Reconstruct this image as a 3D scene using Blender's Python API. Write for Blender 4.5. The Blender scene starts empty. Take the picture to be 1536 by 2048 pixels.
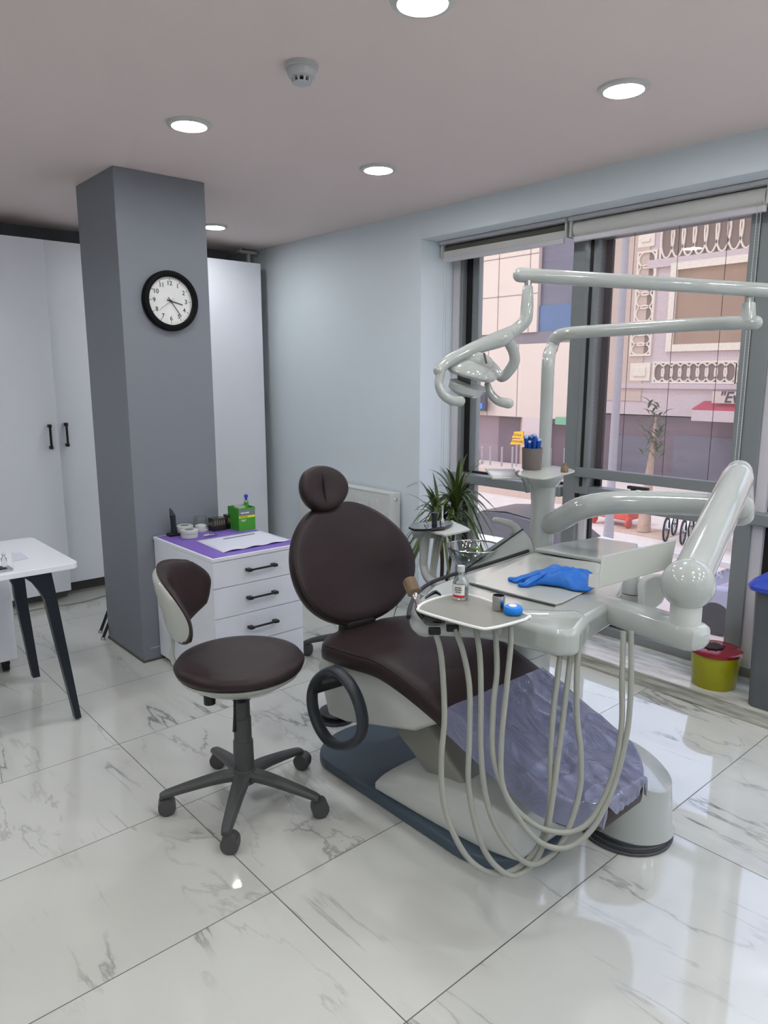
import bpy, bmesh, math, random
from mathutils import Vector, Matrix
random.seed(7)
PI = math.pi
# ------------------------------------------------------------------ camera, world, sun, exposure
YAW, PITCH, FPX, EYE = 0.72057402, -0.18548181, 1443.645, 1.55
S = bpy.context.scene
COL = S.collection
cam = bpy.data.cameras.new('camera'); camo = bpy.data.objects.new('camera', cam); COL.objects.link(camo)
camo.location = (0, 0, EYE)
camo.rotation_euler = (PI/2 + PITCH, 0, -YAW)
cam.sensor_fit = 'HORIZONTAL'; cam.sensor_width = 36.0; cam.lens = 36.0*FPX/1536.0
cam.clip_start = 0.05; cam.clip_end = 400
S.camera = camo
S.view_settings.view_transform = 'Standard'
S.view_settings.look = 'None'
S.view_settings.gamma = 1.0
S.view_settings.use_curve_mapping = False
S.view_settings.exposure = 0.0
LAMP = 130.0        # emission of the ceiling downlights
SKY = 2.7
wd = bpy.data.worlds.new('sky'); S.world = wd; wd.use_nodes = True
nt = wd.node_tree; nt.nodes.clear()
wo = nt.nodes.new('ShaderNodeOutputWorld'); bg = nt.nodes.new('ShaderNodeBackground')
tc = nt.nodes.new('ShaderNodeTexCoord'); sx = nt.nodes.new('ShaderNodeSeparateXYZ'); rp = nt.nodes.new('ShaderNodeValToRGB')
rp.color_ramp.elements[0].position = 0.12; rp.color_ramp.elements[0].color = (.93, .92, .93, 1)
rp.color_ramp.elements[1].position = 0.5; rp.color_ramp.elements[1].color = (.58, .67, .98, 1)
nt.links.new(tc.outputs['Generated'], sx.inputs[0]); nt.links.new(sx.outputs['Z'], rp.inputs[0])
nt.links.new(rp.outputs[0], bg.inputs[0]); bg.inputs[1].default_value = SKY
nt.links.new(bg.outputs[0], wo.inputs[0])
sl = bpy.data.lights.new('sun', 'SUN'); sl.energy = 1.25; sl.angle = 0.009; sl.color = (1, .93, .84)
so = bpy.data.objects.new('sun', sl); COL.objects.link(so)
so.rotation_euler = Vector((-0.55, 0.35, 0.95)).to_track_quat('Z', 'Y').to_euler()
so.location = (-10, 5, 30)

# ------------------------------------------------------------------ pixel rays (frame 1536 x 2048) to points in the room
cy, sy, cp, sp = math.cos(YAW), math.sin(YAW), math.cos(PITCH), math.sin(PITCH)
FW = Vector((sy*cp, cy*cp, sp)); RT = Vector((cy, -sy, 0)); UP = RT.cross(FW)
O = Vector((0, 0, EYE))
def ray(x, y): return RT*((x-768)/FPX) - UP*((y-1024)/FPX) + FW
def oZ(x, y, z=0): d = ray(x, y); return O + d*((z-EYE)/d.z)
def oX(x, y, X): d = ray(x, y); return O + d*(X/d.x)
def oY(x, y, Y): d = ray(x, y); return O + d*(Y/d.y)
def W(x, y, D): return O + ray(x, y)*D

# ------------------------------------------------------------------ materials
def lin(c):
    return tuple((v/12.92 if v <= .04045 else ((v+.055)/1.055)**2.4) for v in [x/255. for x in c]) + (1,)
MATS = {}
def mat(name, rgb, rough=.5, metal=0., var=.06, scale=30., spec=.5, bump=0., coat=0., trans=0., ior=1.45, emis=None, estr=0., alpha=1., bscale=None):
    m = bpy.data.materials.new(name); m.use_nodes = True; nt = m.node_tree
    p = nt.nodes['Principled BSDF']
    c = lin(rgb)
    tx = nt.nodes.new('ShaderNodeTexCoord'); no = nt.nodes.new('ShaderNodeTexNoise'); no.inputs['Scale'].default_value = scale
    no.inputs['Detail'].default_value = 4
    nt.links.new(tx.outputs['Object'], no.inputs['Vector'])
    mx = nt.nodes.new('ShaderNodeMixRGB'); mx.inputs[1].default_value = tuple(v*(1-var) for v in c[:3])+(1,)
    mx.inputs[2].default_value = tuple(min(1, v*(1+var)) for v in c[:3])+(1,)
    nt.links.new(no.outputs[0], mx.inputs[0]); nt.links.new(mx.outputs[0], p.inputs['Base Color'])
    p.inputs['Roughness'].default_value = rough; p.inputs['Metallic'].default_value = metal
    p.inputs['Specular IOR Level'].default_value = spec; p.inputs['IOR'].default_value = ior
    p.inputs['Coat Weight'].default_value = coat; p.inputs['Transmission Weight'].default_value = trans
    p.inputs['Coat Roughness'].default_value = .05
    p.inputs['Alpha'].default_value = alpha
    if emis: p.inputs['Emission Color'].default_value = lin(emis); p.inputs['Emission Strength'].default_value = estr
    if bump:
        b = nt.nodes.new('ShaderNodeBump'); b.inputs['Strength'].default_value = bump; b.inputs['Distance'].default_value = .01
        n2 = nt.nodes.new('ShaderNodeTexNoise'); n2.inputs['Scale'].default_value = bscale or scale*4; n2.inputs['Detail'].default_value = 5
        nt.links.new(tx.outputs['Object'], n2.inputs['Vector']); nt.links.new(n2.outputs[0], b.inputs['Height']); nt.links.new(b.outputs[0], p.inputs['Normal'])
    MATS[name] = m
    return m
def clear_mat(name, tint=(1, 1, 1), refl=.08, dif=0., difc=(220, 220, 220)):
    """see-through pane: transparent + mirror-like reflection + a little dust"""
    m = bpy.data.materials.new(name); m.use_nodes = True; nt = m.node_tree; nt.nodes.clear()
    o = nt.nodes.new('ShaderNodeOutputMaterial'); t = nt.nodes.new('ShaderNodeBsdfTransparent'); g = nt.nodes.new('ShaderNodeBsdfGlossy')
    g.inputs['Roughness'].default_value = .0; t.inputs[0].default_value = (*tint, 1)
    gg = nt.nodes.new('ShaderNodeNewGeometry'); dt = nt.nodes.new('ShaderNodeVectorMath'); dt.operation = 'DOT_PRODUCT'
    nt.links.new(gg.outputs['Normal'], dt.inputs[0]); nt.links.new(gg.outputs['Incoming'], dt.inputs[1])
    def mth(op, a, b, clamp=False):
        q = nt.nodes.new('ShaderNodeMath'); q.operation = op; q.use_clamp = clamp
        for k, v in enumerate((a, b)):
            if v is None: continue
            if isinstance(v, (int, float)): q.inputs[k].default_value = v
            else: nt.links.new(v, q.inputs[k])
        return q
    ab = mth('ABSOLUTE', dt.outputs['Value'], None); om = mth('SUBTRACT', 1.0, ab.outputs[0], True)
    pw = mth('POWER', om.outputs[0], 5.0); sc_ = mth('MULTIPLY', pw.outputs[0], .9); mm = mth('ADD', sc_.outputs[0], refl*.6, True)
    mx = nt.nodes.new('ShaderNodeMixShader'); nt.links.new(mm.outputs[0], mx.inputs[0]); nt.links.new(t.outputs[0], mx.inputs[1]); nt.links.new(g.outputs[0], mx.inputs[2])
    last = mx
    if dif:
        d = nt.nodes.new('ShaderNodeBsdfDiffuse'); d.inputs[0].default_value = lin(difc)
        no = nt.nodes.new('ShaderNodeTexNoise'); no.inputs['Scale'].default_value = 6; no.inputs['Detail'].default_value = 8
        mu = nt.nodes.new('ShaderNodeMath'); mu.operation = 'MULTIPLY'; mu.inputs[1].default_value = dif*2
        nt.links.new(no.outputs[0], mu.inputs[0])
        m2 = nt.nodes.new('ShaderNodeMixShader'); nt.links.new(mu.outputs[0], m2.inputs[0]); nt.links.new(mx.outputs[0], m2.inputs[1]); nt.links.new(d.outputs[0], m2.inputs[2]); last = m2
    nt.links.new(last.outputs[0], o.inputs[0]); MATS[name] = m
    return m
def emit_mat(name, rgb, s):
    m = bpy.data.materials.new(name); m.use_nodes = True; nt = m.node_tree; nt.nodes.clear()
    o = nt.nodes.new('ShaderNodeOutputMaterial'); e = nt.nodes.new('ShaderNodeEmission'); e.inputs[0].default_value = lin(rgb); e.inputs[1].default_value = s
    nt.links.new(e.outputs[0], o.inputs[0]); MATS[name] = m
    return m

def N(nt, typ, **kw):
    n = nt.nodes.new(typ)
    for k, v in kw.items(): setattr(n, k, v)
    return n
def math_n(nt, op, a, b=None, c=None, clamp=False):
    n = N(nt, 'ShaderNodeMath', operation=op); n.use_clamp = clamp
    for i, v in enumerate((a, b, c)):
        if v is None: continue
        if isinstance(v, (int, float)): n.inputs[i].default_value = v
        else: nt.links.new(v, n.inputs[i])
    return n.outputs[0]
def veins(nt, vec, scale, width, seed):
    """thin wandering vein lines: |noise-0.5| close to zero, broken up by a second noise"""
    a = N(nt, 'ShaderNodeTexNoise'); a.inputs['Scale'].default_value = scale; a.inputs['Detail'].default_value = 9; a.inputs['Roughness'].default_value = .56; a.inputs['Distortion'].default_value = .5
    mp = N(nt, 'ShaderNodeMapping'); mp.inputs['Location'].default_value = (seed, seed*1.7, seed*.3); mp.inputs['Rotation'].default_value = (0, 0, .9); mp.inputs['Scale'].default_value = (1.25, .30, 1)
    nt.links.new(vec, mp.inputs[0]); nt.links.new(mp.outputs[0], a.inputs['Vector'])
    d = math_n(nt, 'ABSOLUTE', math_n(nt, 'SUBTRACT', a.outputs[0], .5))
    l = math_n(nt, 'SUBTRACT', 1.0, math_n(nt, 'DIVIDE', d, width), clamp=True)
    b = N(nt, 'ShaderNodeTexNoise'); b.inputs['Scale'].default_value = scale*1.3; b.inputs['Detail'].default_value = 3
    m2 = N(nt, 'ShaderNodeMapping'); m2.inputs['Location'].default_value = (seed*2.3, seed, 0); nt.links.new(vec, m2.inputs[0]); nt.links.new(m2.outputs[0], b.inputs['Vector'])
    mask = N(nt, 'ShaderNodeMapRange'); mask.inputs['From Min'].default_value = .44; mask.inputs['From Max'].default_value = .60
    nt.links.new(b.outputs[0], mask.inputs[0])
    return math_n(nt, 'MULTIPLY', l, mask.outputs[0])
def floor_mat():
    m = bpy.data.materials.new('marble_tiles'); m.use_nodes = True; nt = m.node_tree; p = nt.nodes['Principled BSDF']
    g = N(nt, 'ShaderNodeNewGeometry'); s = N(nt, 'ShaderNodeSeparateXYZ'); nt.links.new(g.outputs['Position'], s.inputs[0])
    u = math_n(nt, 'DIVIDE', math_n(nt, 'SUBTRACT', s.outputs[0], 1.033), 1.2)
    v = math_n(nt, 'DIVIDE', math_n(nt, 'SUBTRACT', s.outputs[1], 1.092-.6), .602)
    fu = math_n(nt, 'FRACT', u); fv = math_n(nt, 'FRACT', v); iu = math_n(nt, 'FLOOR', u); iv = math_n(nt, 'FLOOR', v)
    du = math_n(nt, 'MULTIPLY', math_n(nt, 'MINIMUM', fu, math_n(nt, 'SUBTRACT', 1, fu)), 1.2)
    dv = math_n(nt, 'MULTIPLY', math_n(nt, 'MINIMUM', fv, math_n(nt, 'SUBTRACT', 1, fv)), .602)
    gr = math_n(nt, 'LESS_THAN', math_n(nt, 'MINIMUM', du, dv), .0016)
    cb = N(nt, 'ShaderNodeCombineXYZ'); nt.links.new(iu, cb.inputs[0]); nt.links.new(iv, cb.inputs[1])
    wn = N(nt, 'ShaderNodeTexWhiteNoise'); nt.links.new(cb.outputs[0], wn.inputs[0])
    of = N(nt, 'ShaderNodeVectorMath', operation='SCALE'); nt.links.new(wn.outputs['Color'], of.inputs[0]); of.inputs['Scale'].default_value = 40
    ad = N(nt, 'ShaderNodeVectorMath', operation='ADD'); nt.links.new(g.outputs['Position'], ad.inputs[0]); nt.links.new(of.outputs[0], ad.inputs[1])
    v1 = veins(nt, ad.outputs[0], 1.25, .0065, 3.1); v2 = veins(nt, ad.outputs[0], 2.2, .010, 8.4)
    # soft smoky patches next to the veins
    v3 = veins(nt, ad.outputs[0], 1.25, .045, 3.1)
    vs = math_n(nt, 'MAXIMUM', v1, math_n(nt, 'MULTIPLY', v2, .45))
    n = N(nt, 'ShaderNodeTexNoise'); n.inputs['Scale'].default_value = 1.2; n.inputs['Detail'].default_value = 5; nt.links.new(ad.outputs[0], n.inputs['Vector'])
    c0 = N(nt, 'ShaderNodeMixRGB'); c0.inputs[1].default_value = lin((196, 196, 188)); c0.inputs[2].default_value = lin((212, 213, 208)); nt.links.new(n.outputs[0], c0.inputs[0])
    c1 = N(nt, 'ShaderNodeMixRGB'); nt.links.new(math_n(nt, 'MULTIPLY', v3, .20), c1.inputs[0]); nt.links.new(c0.outputs[0], c1.inputs[1]); c1.inputs[2].default_value = lin((140, 142, 140))
    c2 = N(nt, 'ShaderNodeMixRGB'); nt.links.new(math_n(nt, 'MULTIPLY', vs, .8), c2.inputs[0]); nt.links.new(c1.outputs[0], c2.inputs[1]); c2.inputs[2].default_value = lin((105, 104, 98))
    c3 = N(nt, 'ShaderNodeMixRGB'); nt.links.new(gr, c3.inputs[0]); nt.links.new(c2.outputs[0], c3.inputs[1]); c3.inputs[2].default_value = lin((70, 68, 62))
    nt.links.new(c3.outputs[0], p.inputs['Base Color'])
    rr = math_n(nt, 'ADD', math_n(nt, 'MULTIPLY', gr, .5), .045)
    nt.links.new(rr, p.inputs['Roughness']); p.inputs['Specular IOR Level'].default_value = .85; p.inputs['IOR'].default_value = 1.55
    MATS['floor'] = m; return m
def stone_mat():
    m = bpy.data.materials.new('sill_marble'); m.use_nodes = True; nt = m.node_tree; p = nt.nodes['Principled BSDF']
    g = N(nt, 'ShaderNodeNewGeometry'); mp = N(nt, 'ShaderNodeMapping'); mp.inputs['Scale'].default_value = (12, 2.2, 30); nt.links.new(g.outputs['Position'], mp.inputs[0])
    n = N(nt, 'ShaderNodeTexNoise'); n.inputs['Scale'].default_value = 1.5; n.inputs['Detail'].default_value = 8; n.inputs['Roughness'].default_value = .65; nt.links.new(mp.outputs[0], n.inputs['Vector'])
    r = N(nt, 'ShaderNodeValToRGB'); r.color_ramp.elements[0].position = .35; r.color_ramp.elements[0].color = lin((136, 134, 124)); r.color_ramp.elements[1].position = .65; r.color_ramp.elements[1].color = lin((204, 202, 194))
    nt.links.new(n.outputs[0], r.inputs[0]); nt.links.new(r.outputs[0], p.inputs['Base Color']); p.inputs['Roughness'].default_value = .12
    MATS['stone'] = m; return m
floor_mat(); stone_mat()
mat('wall', (220, 229, 234), .55, var=.015, scale=3, bump=.02, bscale=150)
mat('ceiling', (230, 215, 211), .75, var=.012, scale=2)
mat('pillar', (124, 127, 135), .5, var=.02, scale=4, bump=.03, bscale=160)
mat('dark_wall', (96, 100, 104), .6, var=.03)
mat('lacquer', (234, 236, 243), .28, var=.01, scale=2, bump=.01, bscale=3)
mat('carcass', (188, 190, 190), .4, var=.02)
mat('plinth', (88, 86, 80), .6)
mat('white_plastic', (172, 176, 172), .12, var=.01, scale=5, coat=.6)
mat('white_satin', (196, 198, 193), .3, var=.015, scale=5)
mat('offwhite', (176, 178, 171), .22, var=.01, coat=.3)
mat('tray_grey', (138, 137, 129), .35, var=.03)
mat('leather', (44, 32, 32), .40, var=.08, scale=14, spec=.34, bump=.12, bscale=320)
mat('leather_dark', (28, 21, 22), .5, var=.08, scale=14, bump=.1, bscale=320)
mat('anthracite', (46, 50, 56), .38, var=.04)
mat('slate', (70, 84, 97), .38, var=.05, scale=10)
mat('stool_grey', (74, 74, 74), .45, var=.05, scale=60, bump=.05)
mat('black', (18, 19, 21), .4, var=.1)
mat('clock_black', (12, 13, 14), .6, var=.1, spec=.15)
mat('black_gloss', (14, 15, 18), .08, var=.05, coat=.8)
mat('navy_black', (26, 32, 42), .35, var=.05)
mat('chrome', (226, 226, 226), .07, 1., var=.01)
mat('steel', (190, 190, 188), .2, 1., var=.04, scale=60)
mat('alu', (134, 138, 139), .42, .25, var=.03, scale=40)
mat('alu_light', (206, 202, 206), .4, .1, var=.02)
mat('gasket', (22, 20, 20), .55)
mat('blind_fabric', (206, 204, 198), .85, var=.03, scale=90)
mat('blind_dark', (92, 90, 84), .8, var=.03)
mat('hose', (150, 151, 143), .33, var=.02)
mat('nitrile', (10, 98, 186), .42, var=.08, scale=20, bump=.25, bscale=30)
mat('blue_plastic', (22, 128, 220), .35, var=.04)
mat('blue_lid', (52, 76, 186), .3, var=.03)
mat('bin_grey', (86, 89, 92), .45, var=.04)
mat('yellow_bin', (150, 148, 8), .35, var=.05, scale=6)
mat('red_lid', (126, 24, 38), .18, var=.06)
mat('dark_hole', (30, 18, 12), .8, var=.3, scale=80)
mat('purple', (126, 98, 186), .5, var=.05, scale=60)
mat('paper', (212, 214, 226), .7, var=.01)
mat('green_box', (62, 148, 42), .45, var=.04)
mat('label_grey', (112, 118, 124), .5); mat('label_yellow', (222, 222, 44), .5); mat('label_white', (232, 232, 228), .5); mat('label_red', (206, 36, 36), .5)
mat('ink', (48, 48, 52), .6); mat('cup_brown', (112, 104, 100), .4, var=.04)
mat('straw_blue', (16, 72, 160), .25, var=.1); mat('straw_tip', (170, 200, 240), .2)
mat('radiator', (216, 218, 214), .3, var=.01)
mat('leaf', (70, 86, 38), .4, var=.35, scale=8); mat('leaf_bright', (96, 138, 52), .4, var=.2, scale=8); mat('soil', (60, 46, 36), .9)
mat('socket', (210, 208, 202), .4)
mat('amber', (150, 126, 100), .15, var=.2, scale=90, trans=.5)
mat('clear_hard', (240, 245, 245), .03, var=0, trans=.95, ior=1.45)
mat('smoked', (70, 66, 58), .12, var=.5, scale=60, trans=.25)
mat('liquid', (222, 224, 212), .08, var=0, trans=.75, ior=1.33)
mat('lace_gold', (176, 160, 120), .5, var=.4, scale=120)
clear_mat('glass', (.96, .97, .97), .06, .035, (214, 220, 230))
clear_mat('bowl_glass', (.84, .87, .87), .22)
clear_mat('clock_glass', (.98, .98, .98), .05)
clear_mat('thin_clear', (.93, .95, .95), .12)
emit_mat('lamp_glow', (248, 251, 253), LAMP)
# fine pleated insect screen: woven, partly see-through
def screen_mat():
    m = bpy.data.materials.new('pleated_screen'); m.use_nodes = True; nt = m.node_tree; nt.nodes.clear()
    o = N(nt, 'ShaderNodeOutputMaterial'); t = N(nt, 'ShaderNodeBsdfTransparent'); d = N(nt, 'ShaderNodeBsdfDiffuse'); d.inputs[0].default_value = lin((150, 138, 140))
    tl = N(nt, 'ShaderNodeBsdfTranslucent'); tl.inputs[0].default_value = lin((150, 140, 140))
    m1 = N(nt, 'ShaderNodeMixShader'); m1.inputs[0].default_value = .5; nt.links.new(d.outputs[0], m1.inputs[1]); nt.links.new(tl.outputs[0], m1.inputs[2])
    n = N(nt, 'ShaderNodeTexNoise'); n.inputs['Scale'].default_value = 120; n.inputs['Detail'].default_value = 2
    g = N(nt, 'ShaderNodeNewGeometry'); nt.links.new(g.outputs['Position'], n.inputs['Vector'])
    f = math_n(nt, 'ADD', math_n(nt, 'MULTIPLY', n.outputs[0], .18), .20)
    m2 = N(nt, 'ShaderNodeMixShader'); nt.links.new(f, m2.inputs[0]); nt.links.new(t.outputs[0], m2.inputs[1]); nt.links.new(m1.outputs[0], m2.inputs[2]); nt.links.new(m2.outputs[0], o.inputs[0])
    MATS['screen'] = m
screen_mat()
def film_mat():
    """crinkled milky plastic film"""
    m = bpy.data.materials.new('plastic_film'); m.use_nodes = True; nt = m.node_tree; p = nt.nodes['Principled BSDF']
    p.inputs['Base Color'].default_value = lin((122, 125, 152)); p.inputs['Roughness'].default_value = .14; p.inputs['Coat Weight'].default_value = .7; p.inputs['Coat Roughness'].default_value = .12
    g = N(nt, 'ShaderNodeNewGeometry'); mp = N(nt, 'ShaderNodeMapping'); mp.inputs['Scale'].default_value = (1, .55, 1); mp.inputs['Rotation'].default_value = (0, 0, .5); nt.links.new(g.outputs['Position'], mp.inputs[0])
    n = N(nt, 'ShaderNodeTexNoise'); n.inputs['Scale'].default_value = 7; n.inputs['Detail'].default_value = 5; n.inputs['Distortion'].default_value = 2.2; nt.links.new(mp.outputs[0], n.inputs['Vector'])
    b = N(nt, 'ShaderNodeBump'); b.inputs['Strength'].default_value = .8; b.inputs['Distance'].default_value = .04; nt.links.new(n.outputs[0], b.inputs['Height']); nt.links.new(b.outputs[0], p.inputs['Normal'])
    tr = N(nt, 'ShaderNodeBsdfTransparent'); mx = N(nt, 'ShaderNodeMixShader'); mx.inputs[0].default_value = .82
    nt.links.new(tr.outputs[0], mx.inputs[1]); nt.links.new(p.outputs[0], mx.inputs[2]); nt.links.new(mx.outputs[0], nt.nodes['Material Output'].inputs[0])
    MATS['film'] = m
film_mat()

# ------------------------------------------------------------------ mesh building
def V(*a): return Vector(a)
def catmull(pts, n=8, closed=False):
    P = [Vector(p) for p in pts]; out = []; L = len(P)
    if L < 3: return P
    rng = L if closed else L-1
    for i in range(rng):
        if closed: a, b, c, d = P[(i-1) % L], P[i], P[(i+1) % L], P[(i+2) % L]
        else: a, b, c, d = P[max(i-1, 0)], P[i], P[i+1], P[min(i+2, L-1)]
        for k in range(n):
            t = k/n
            out.append(.5*((2*b)+(c-a)*t+(2*a-5*b+4*c-d)*t*t+(3*b-a-3*c+d)*t*t*t))
    if not closed: out.append(P[-1])
    return out
class MB:
    def __init__(s): s.v = []; s.f = []
    def add(s, vs, fs):
        o = len(s.v); s.v += [Vector(v) for v in vs]; s.f += [[i+o for i in f] for f in fs]; return s
    def box(s, a, b):
        x0, y0, z0 = a; x1, y1, z1 = b
        return s.add([(x0,y0,z0),(x1,y0,z0),(x1,y1,z0),(x0,y1,z0),(x0,y0,z1),(x1,y0,z1),(x1,y1,z1),(x0,y1,z1)],
                     [[0,3,2,1],[4,5,6,7],[0,1,5,4],[1,2,6,5],[2,3,7,6],[3,0,4,7]])
    def obox(s, c, ax, ay, az, h):
        """oriented box: centre, unit axes, half sizes"""
        c = Vector(c); ax, ay, az = Vector(ax).normalized()*h[0], Vector(ay).normalized()*h[1], Vector(az).normalized()*h[2]
        vs = [c+i*ax+j*ay+k*az for k in (-1,1) for i, j in ((-1,-1),(1,-1),(1,1),(-1,1))]
        return s.add(vs, [[0,3,2,1],[4,5,6,7],[0,1,5,4],[1,2,6,5],[2,3,7,6],[3,0,4,7]])
    def prism(s, poly, ext):
        n = len(poly); ext = Vector(ext); P = [Vector(p) for p in poly]
        return s.add(P+[p+ext for p in P], [list(range(n))[::-1], list(range(n, 2*n))]+[[i, (i+1) % n, n+(i+1) % n, n+i] for i in range(n)])
    def loft(s, rings, cap=True, closed_u=False):
        n = len(rings[0]); vs = [v for r in rings for v in r]; fs = []
        R = len(rings)
        for k in range(R if closed_u else R-1):
            k2 = (k+1) % R
            for i in range(n): fs.append([k*n+i, k*n+(i+1) % n, k2*n+(i+1) % n, k2*n+i])
        if cap and not closed_u: fs += [list(range(n))[::-1], list(range((R-1)*n, R*n))]
        return s.add(vs, fs)
    def tube(s, pts, r, seg=14, smooth=0, cap=True, closed=False, flat=1.0, ref=None, dome=False):
        P = [Vector(p) for p in pts]
        R = list(r) if isinstance(r, (list, tuple)) else [r]*len(P)
        if smooth:
            Q = catmull([Vector((*p, q)) for p, q in zip(P, R)], smooth, closed) if False else None
            n0 = len(P); P2 = catmull(P, smooth, closed)
            R2 = []
            m = n0 if closed else n0-1
            for i in range(m):
                for k in range(smooth): R2.append(R[i]+(R[(i+1) % n0]-R[i])*k/smooth)
            if not closed: R2.append(R[-1])
            P, R = P2, R2
        if dome:
            d0 = (P[0]-P[1]).normalized(); d1 = (P[-1]-P[-2]).normalized(); a, b = [], []
            for k in range(1, 6):
                t = k/5*PI/2*.97
                a.insert(0, (P[0]+d0*R[0]*math.sin(t), R[0]*math.cos(t))); b.append((P[-1]+d1*R[-1]*math.sin(t), R[-1]*math.cos(t)))
            P = [x[0] for x in a]+P+[x[0] for x in b]; R = [x[1] for x in a]+R+[x[1] for x in b]
        L = len(P); T = []
        for i in range(L):
            if closed: t = P[(i+1) % L]-P[i-1]
            else: t = P[min(i+1, L-1)]-P[max(i-1, 0)]
            T.append(t.normalized() if t.length > 1e-9 else Vector((0, 0, 1)))
        u = Vector(ref) if ref else (Vector((0, 0, 1)) if abs(T[0].z) < .9 else Vector((1, 0, 0)))
        u = (u-T[0]*u.dot(T[0])).normalized(); rings = []
        for i in range(L):
            if ref: u = Vector(ref)
            u = (u-T[i]*u.dot(T[i])).normalized(); w = T[i].cross(u)
            rings.append([P[i]+(u*math.cos(2*PI*k/seg)*R[i]+w*math.sin(2*PI*k/seg)*R[i]*flat) for k in range(seg)])
        return s.loft(rings, cap, closed)
    def lathe(s, prof, c=(0, 0, 0), axis=(0, 0, 1), seg=32, sq=(1, 1), ring=False):
        c = Vector(c); q = Vector((0, 0, 1)).rotation_difference(Vector(axis).normalized())
        rings = [[c+q @ Vector((r*sq[0]*math.cos(2*PI*k/seg), r*sq[1]*math.sin(2*PI*k/seg), z)) for k in range(seg)] for r, z in prof]
        return s.loft(rings, True, ring)
    def sphere(s, c, r, seg=32, rings=16, sc=(1, 1, 1)):
        pr = [(math.sin(PI*i/rings)*1.0, -math.cos(PI*i/rings)) for i in range(rings+1)]
        pr[0] = (.001, -1); pr[-1] = (.001, 1)
        c = Vector(c)
        return s.loft([[c+Vector((a*math.cos(2*PI*k/seg)*r*sc[0], a*math.sin(2*PI*k/seg)*r*sc[1], z*r*sc[2])) for k in range(seg)] for a, z in pr])
WL = {}
def part(name, mb, m, parent=None, bevel=0, seg=3, ang=40, sub=0, solid=0, label=None):
    lo = Vector([min(v[i] for v in mb.v) for i in range(3)]); hi = Vector([max(v[i] for v in mb.v) for i in range(3)])
    c = Vector(((lo.x+hi.x)/2, (lo.y+hi.y)/2, lo.z))
    me = bpy.data.meshes.new(name); me.from_pydata([tuple(v-c) for v in mb.v], [], mb.f)
    bm = bmesh.new(); bm.from_mesh(me); bmesh.ops.recalc_face_normals(bm, faces=bm.faces); bm.to_mesh(me); bm.free()
    me.materials.append(MATS[m] if isinstance(m, str) else m)
    for p in me.polygons: p.use_smooth = True
    me.set_sharp_from_angle(angle=math.radians(ang))
    o = bpy.data.objects.new(name, me); COL.objects.link(o); WL[o] = c
    if parent: o.parent = parent; o.location = c-WL[parent]
    else: o.location = c
    if solid: md = o.modifiers.new('solid', 'SOLIDIFY'); md.thickness = solid; md.offset = 0
    if bevel:
        md = o.modifiers.new('bevel', 'BEVEL'); md.width = bevel; md.segments = seg; md.limit_method = 'ANGLE'; md.angle_limit = math.radians(35); md.harden_normals = True
    if sub: md = o.modifiers.new('sub', 'SUBSURF'); md.levels = sub; md.render_levels = sub
    if label: o['label'] = label
    return o
def tag(o, label, cat, group=None, kind=None):
    o['label'] = label; o['category'] = cat
    if group: o['group'] = group
    if kind: o['kind'] = kind
    return o
def thing(name, label, cat, loc, group=None):
    o = bpy.data.objects.new(name, None); COL.objects.link(o); o.location = loc; o.empty_display_size = .1; WL[o] = Vector(loc)
    return tag(o, label, cat, group)
def one(name, mb, m, label, cat, group=None, **kw): return tag(part(name, mb, m, None, **kw), label, cat, group)
def struct(name, mb, m, parent=None, **kw):
    o = part(name, mb, m, parent, **kw)
    if not parent: o['kind'] = 'structure'
    return o
def dup(root, loc, rz=0, label=None):
    r = root.copy(); COL.objects.link(r); r.location = loc; r.rotation_euler = (0, 0, rz); WL[r] = Vector(loc)
    if label: r['label'] = label
    for ch in list(root.children):
        c = ch.copy(); COL.objects.link(c); c.parent = r
        for g in list(ch.children):
            d = g.copy(); COL.objects.link(d); d.parent = c
    return r
def text(name, s, size, origin, ax, ay, m, parent=None, ext=.0004, bold=False, align='CENTER', shear=0, font_w=0):
    cu = bpy.data.curves.new(name, 'FONT'); cu.body = s; cu.size = size; cu.extrude = ext; cu.align_x = align; cu.align_y = 'CENTER'; cu.shear = shear; cu.offset = font_w
    cu.resolution_u = 4
    t = bpy.data.objects.new('tmp', cu); COL.objects.link(t)
    bpy.context.view_layer.update()
    me = bpy.data.meshes.new_from_object(t.evaluated_get(bpy.context.evaluated_depsgraph_get()))
    bpy.data.objects.remove(t)
    ax = Vector(ax).normalized(); ay = Vector(ay).normalized(); az = ax.cross(ay); M = Matrix((ax, ay, az)).transposed()
    mb = MB(); mb.add([Vector(origin)+M @ v.co for v in me.vertices], [list(p.vertices) for p in me.polygons])
    bpy.data.meshes.remove(me)
    return part(name, mb, m, parent)
def rrect(x0, y0, x1, y1, r, z=0, n=5):
    out = []
    for cx, cy_, a in ((x1-r, y1-r, 0), (x0+r, y1-r, 90), (x0+r, y0+r, 180), (x1-r, y0+r, 270)):
        for k in range(n+1):
            t = math.radians(a+90*k/n); out.append(V(cx+r*math.cos(t), cy_+r*math.sin(t), z))
    return out

def marks(name, origin, ax, ay, rows, h, m, parent, seed=1):
    rnd = random.Random(seed); mb = MB(); ax = Vector(ax).normalized(); ay = Vector(ay).normalized(); az = ax.cross(ay); o = Vector(origin)
    for k, wd_ in enumerate(rows):
        x = -wd_/2
        while x < wd_/2:
            w = h*rnd.uniform(.3, .75); mb.obox(o+ax*(x+w/2)-ay*(k*h*1.5), ax, ay, az, (w/2, h*rnd.uniform(.3, .5), .0002)); x += w+h*.25
    return part(name, mb, m, parent)
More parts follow.
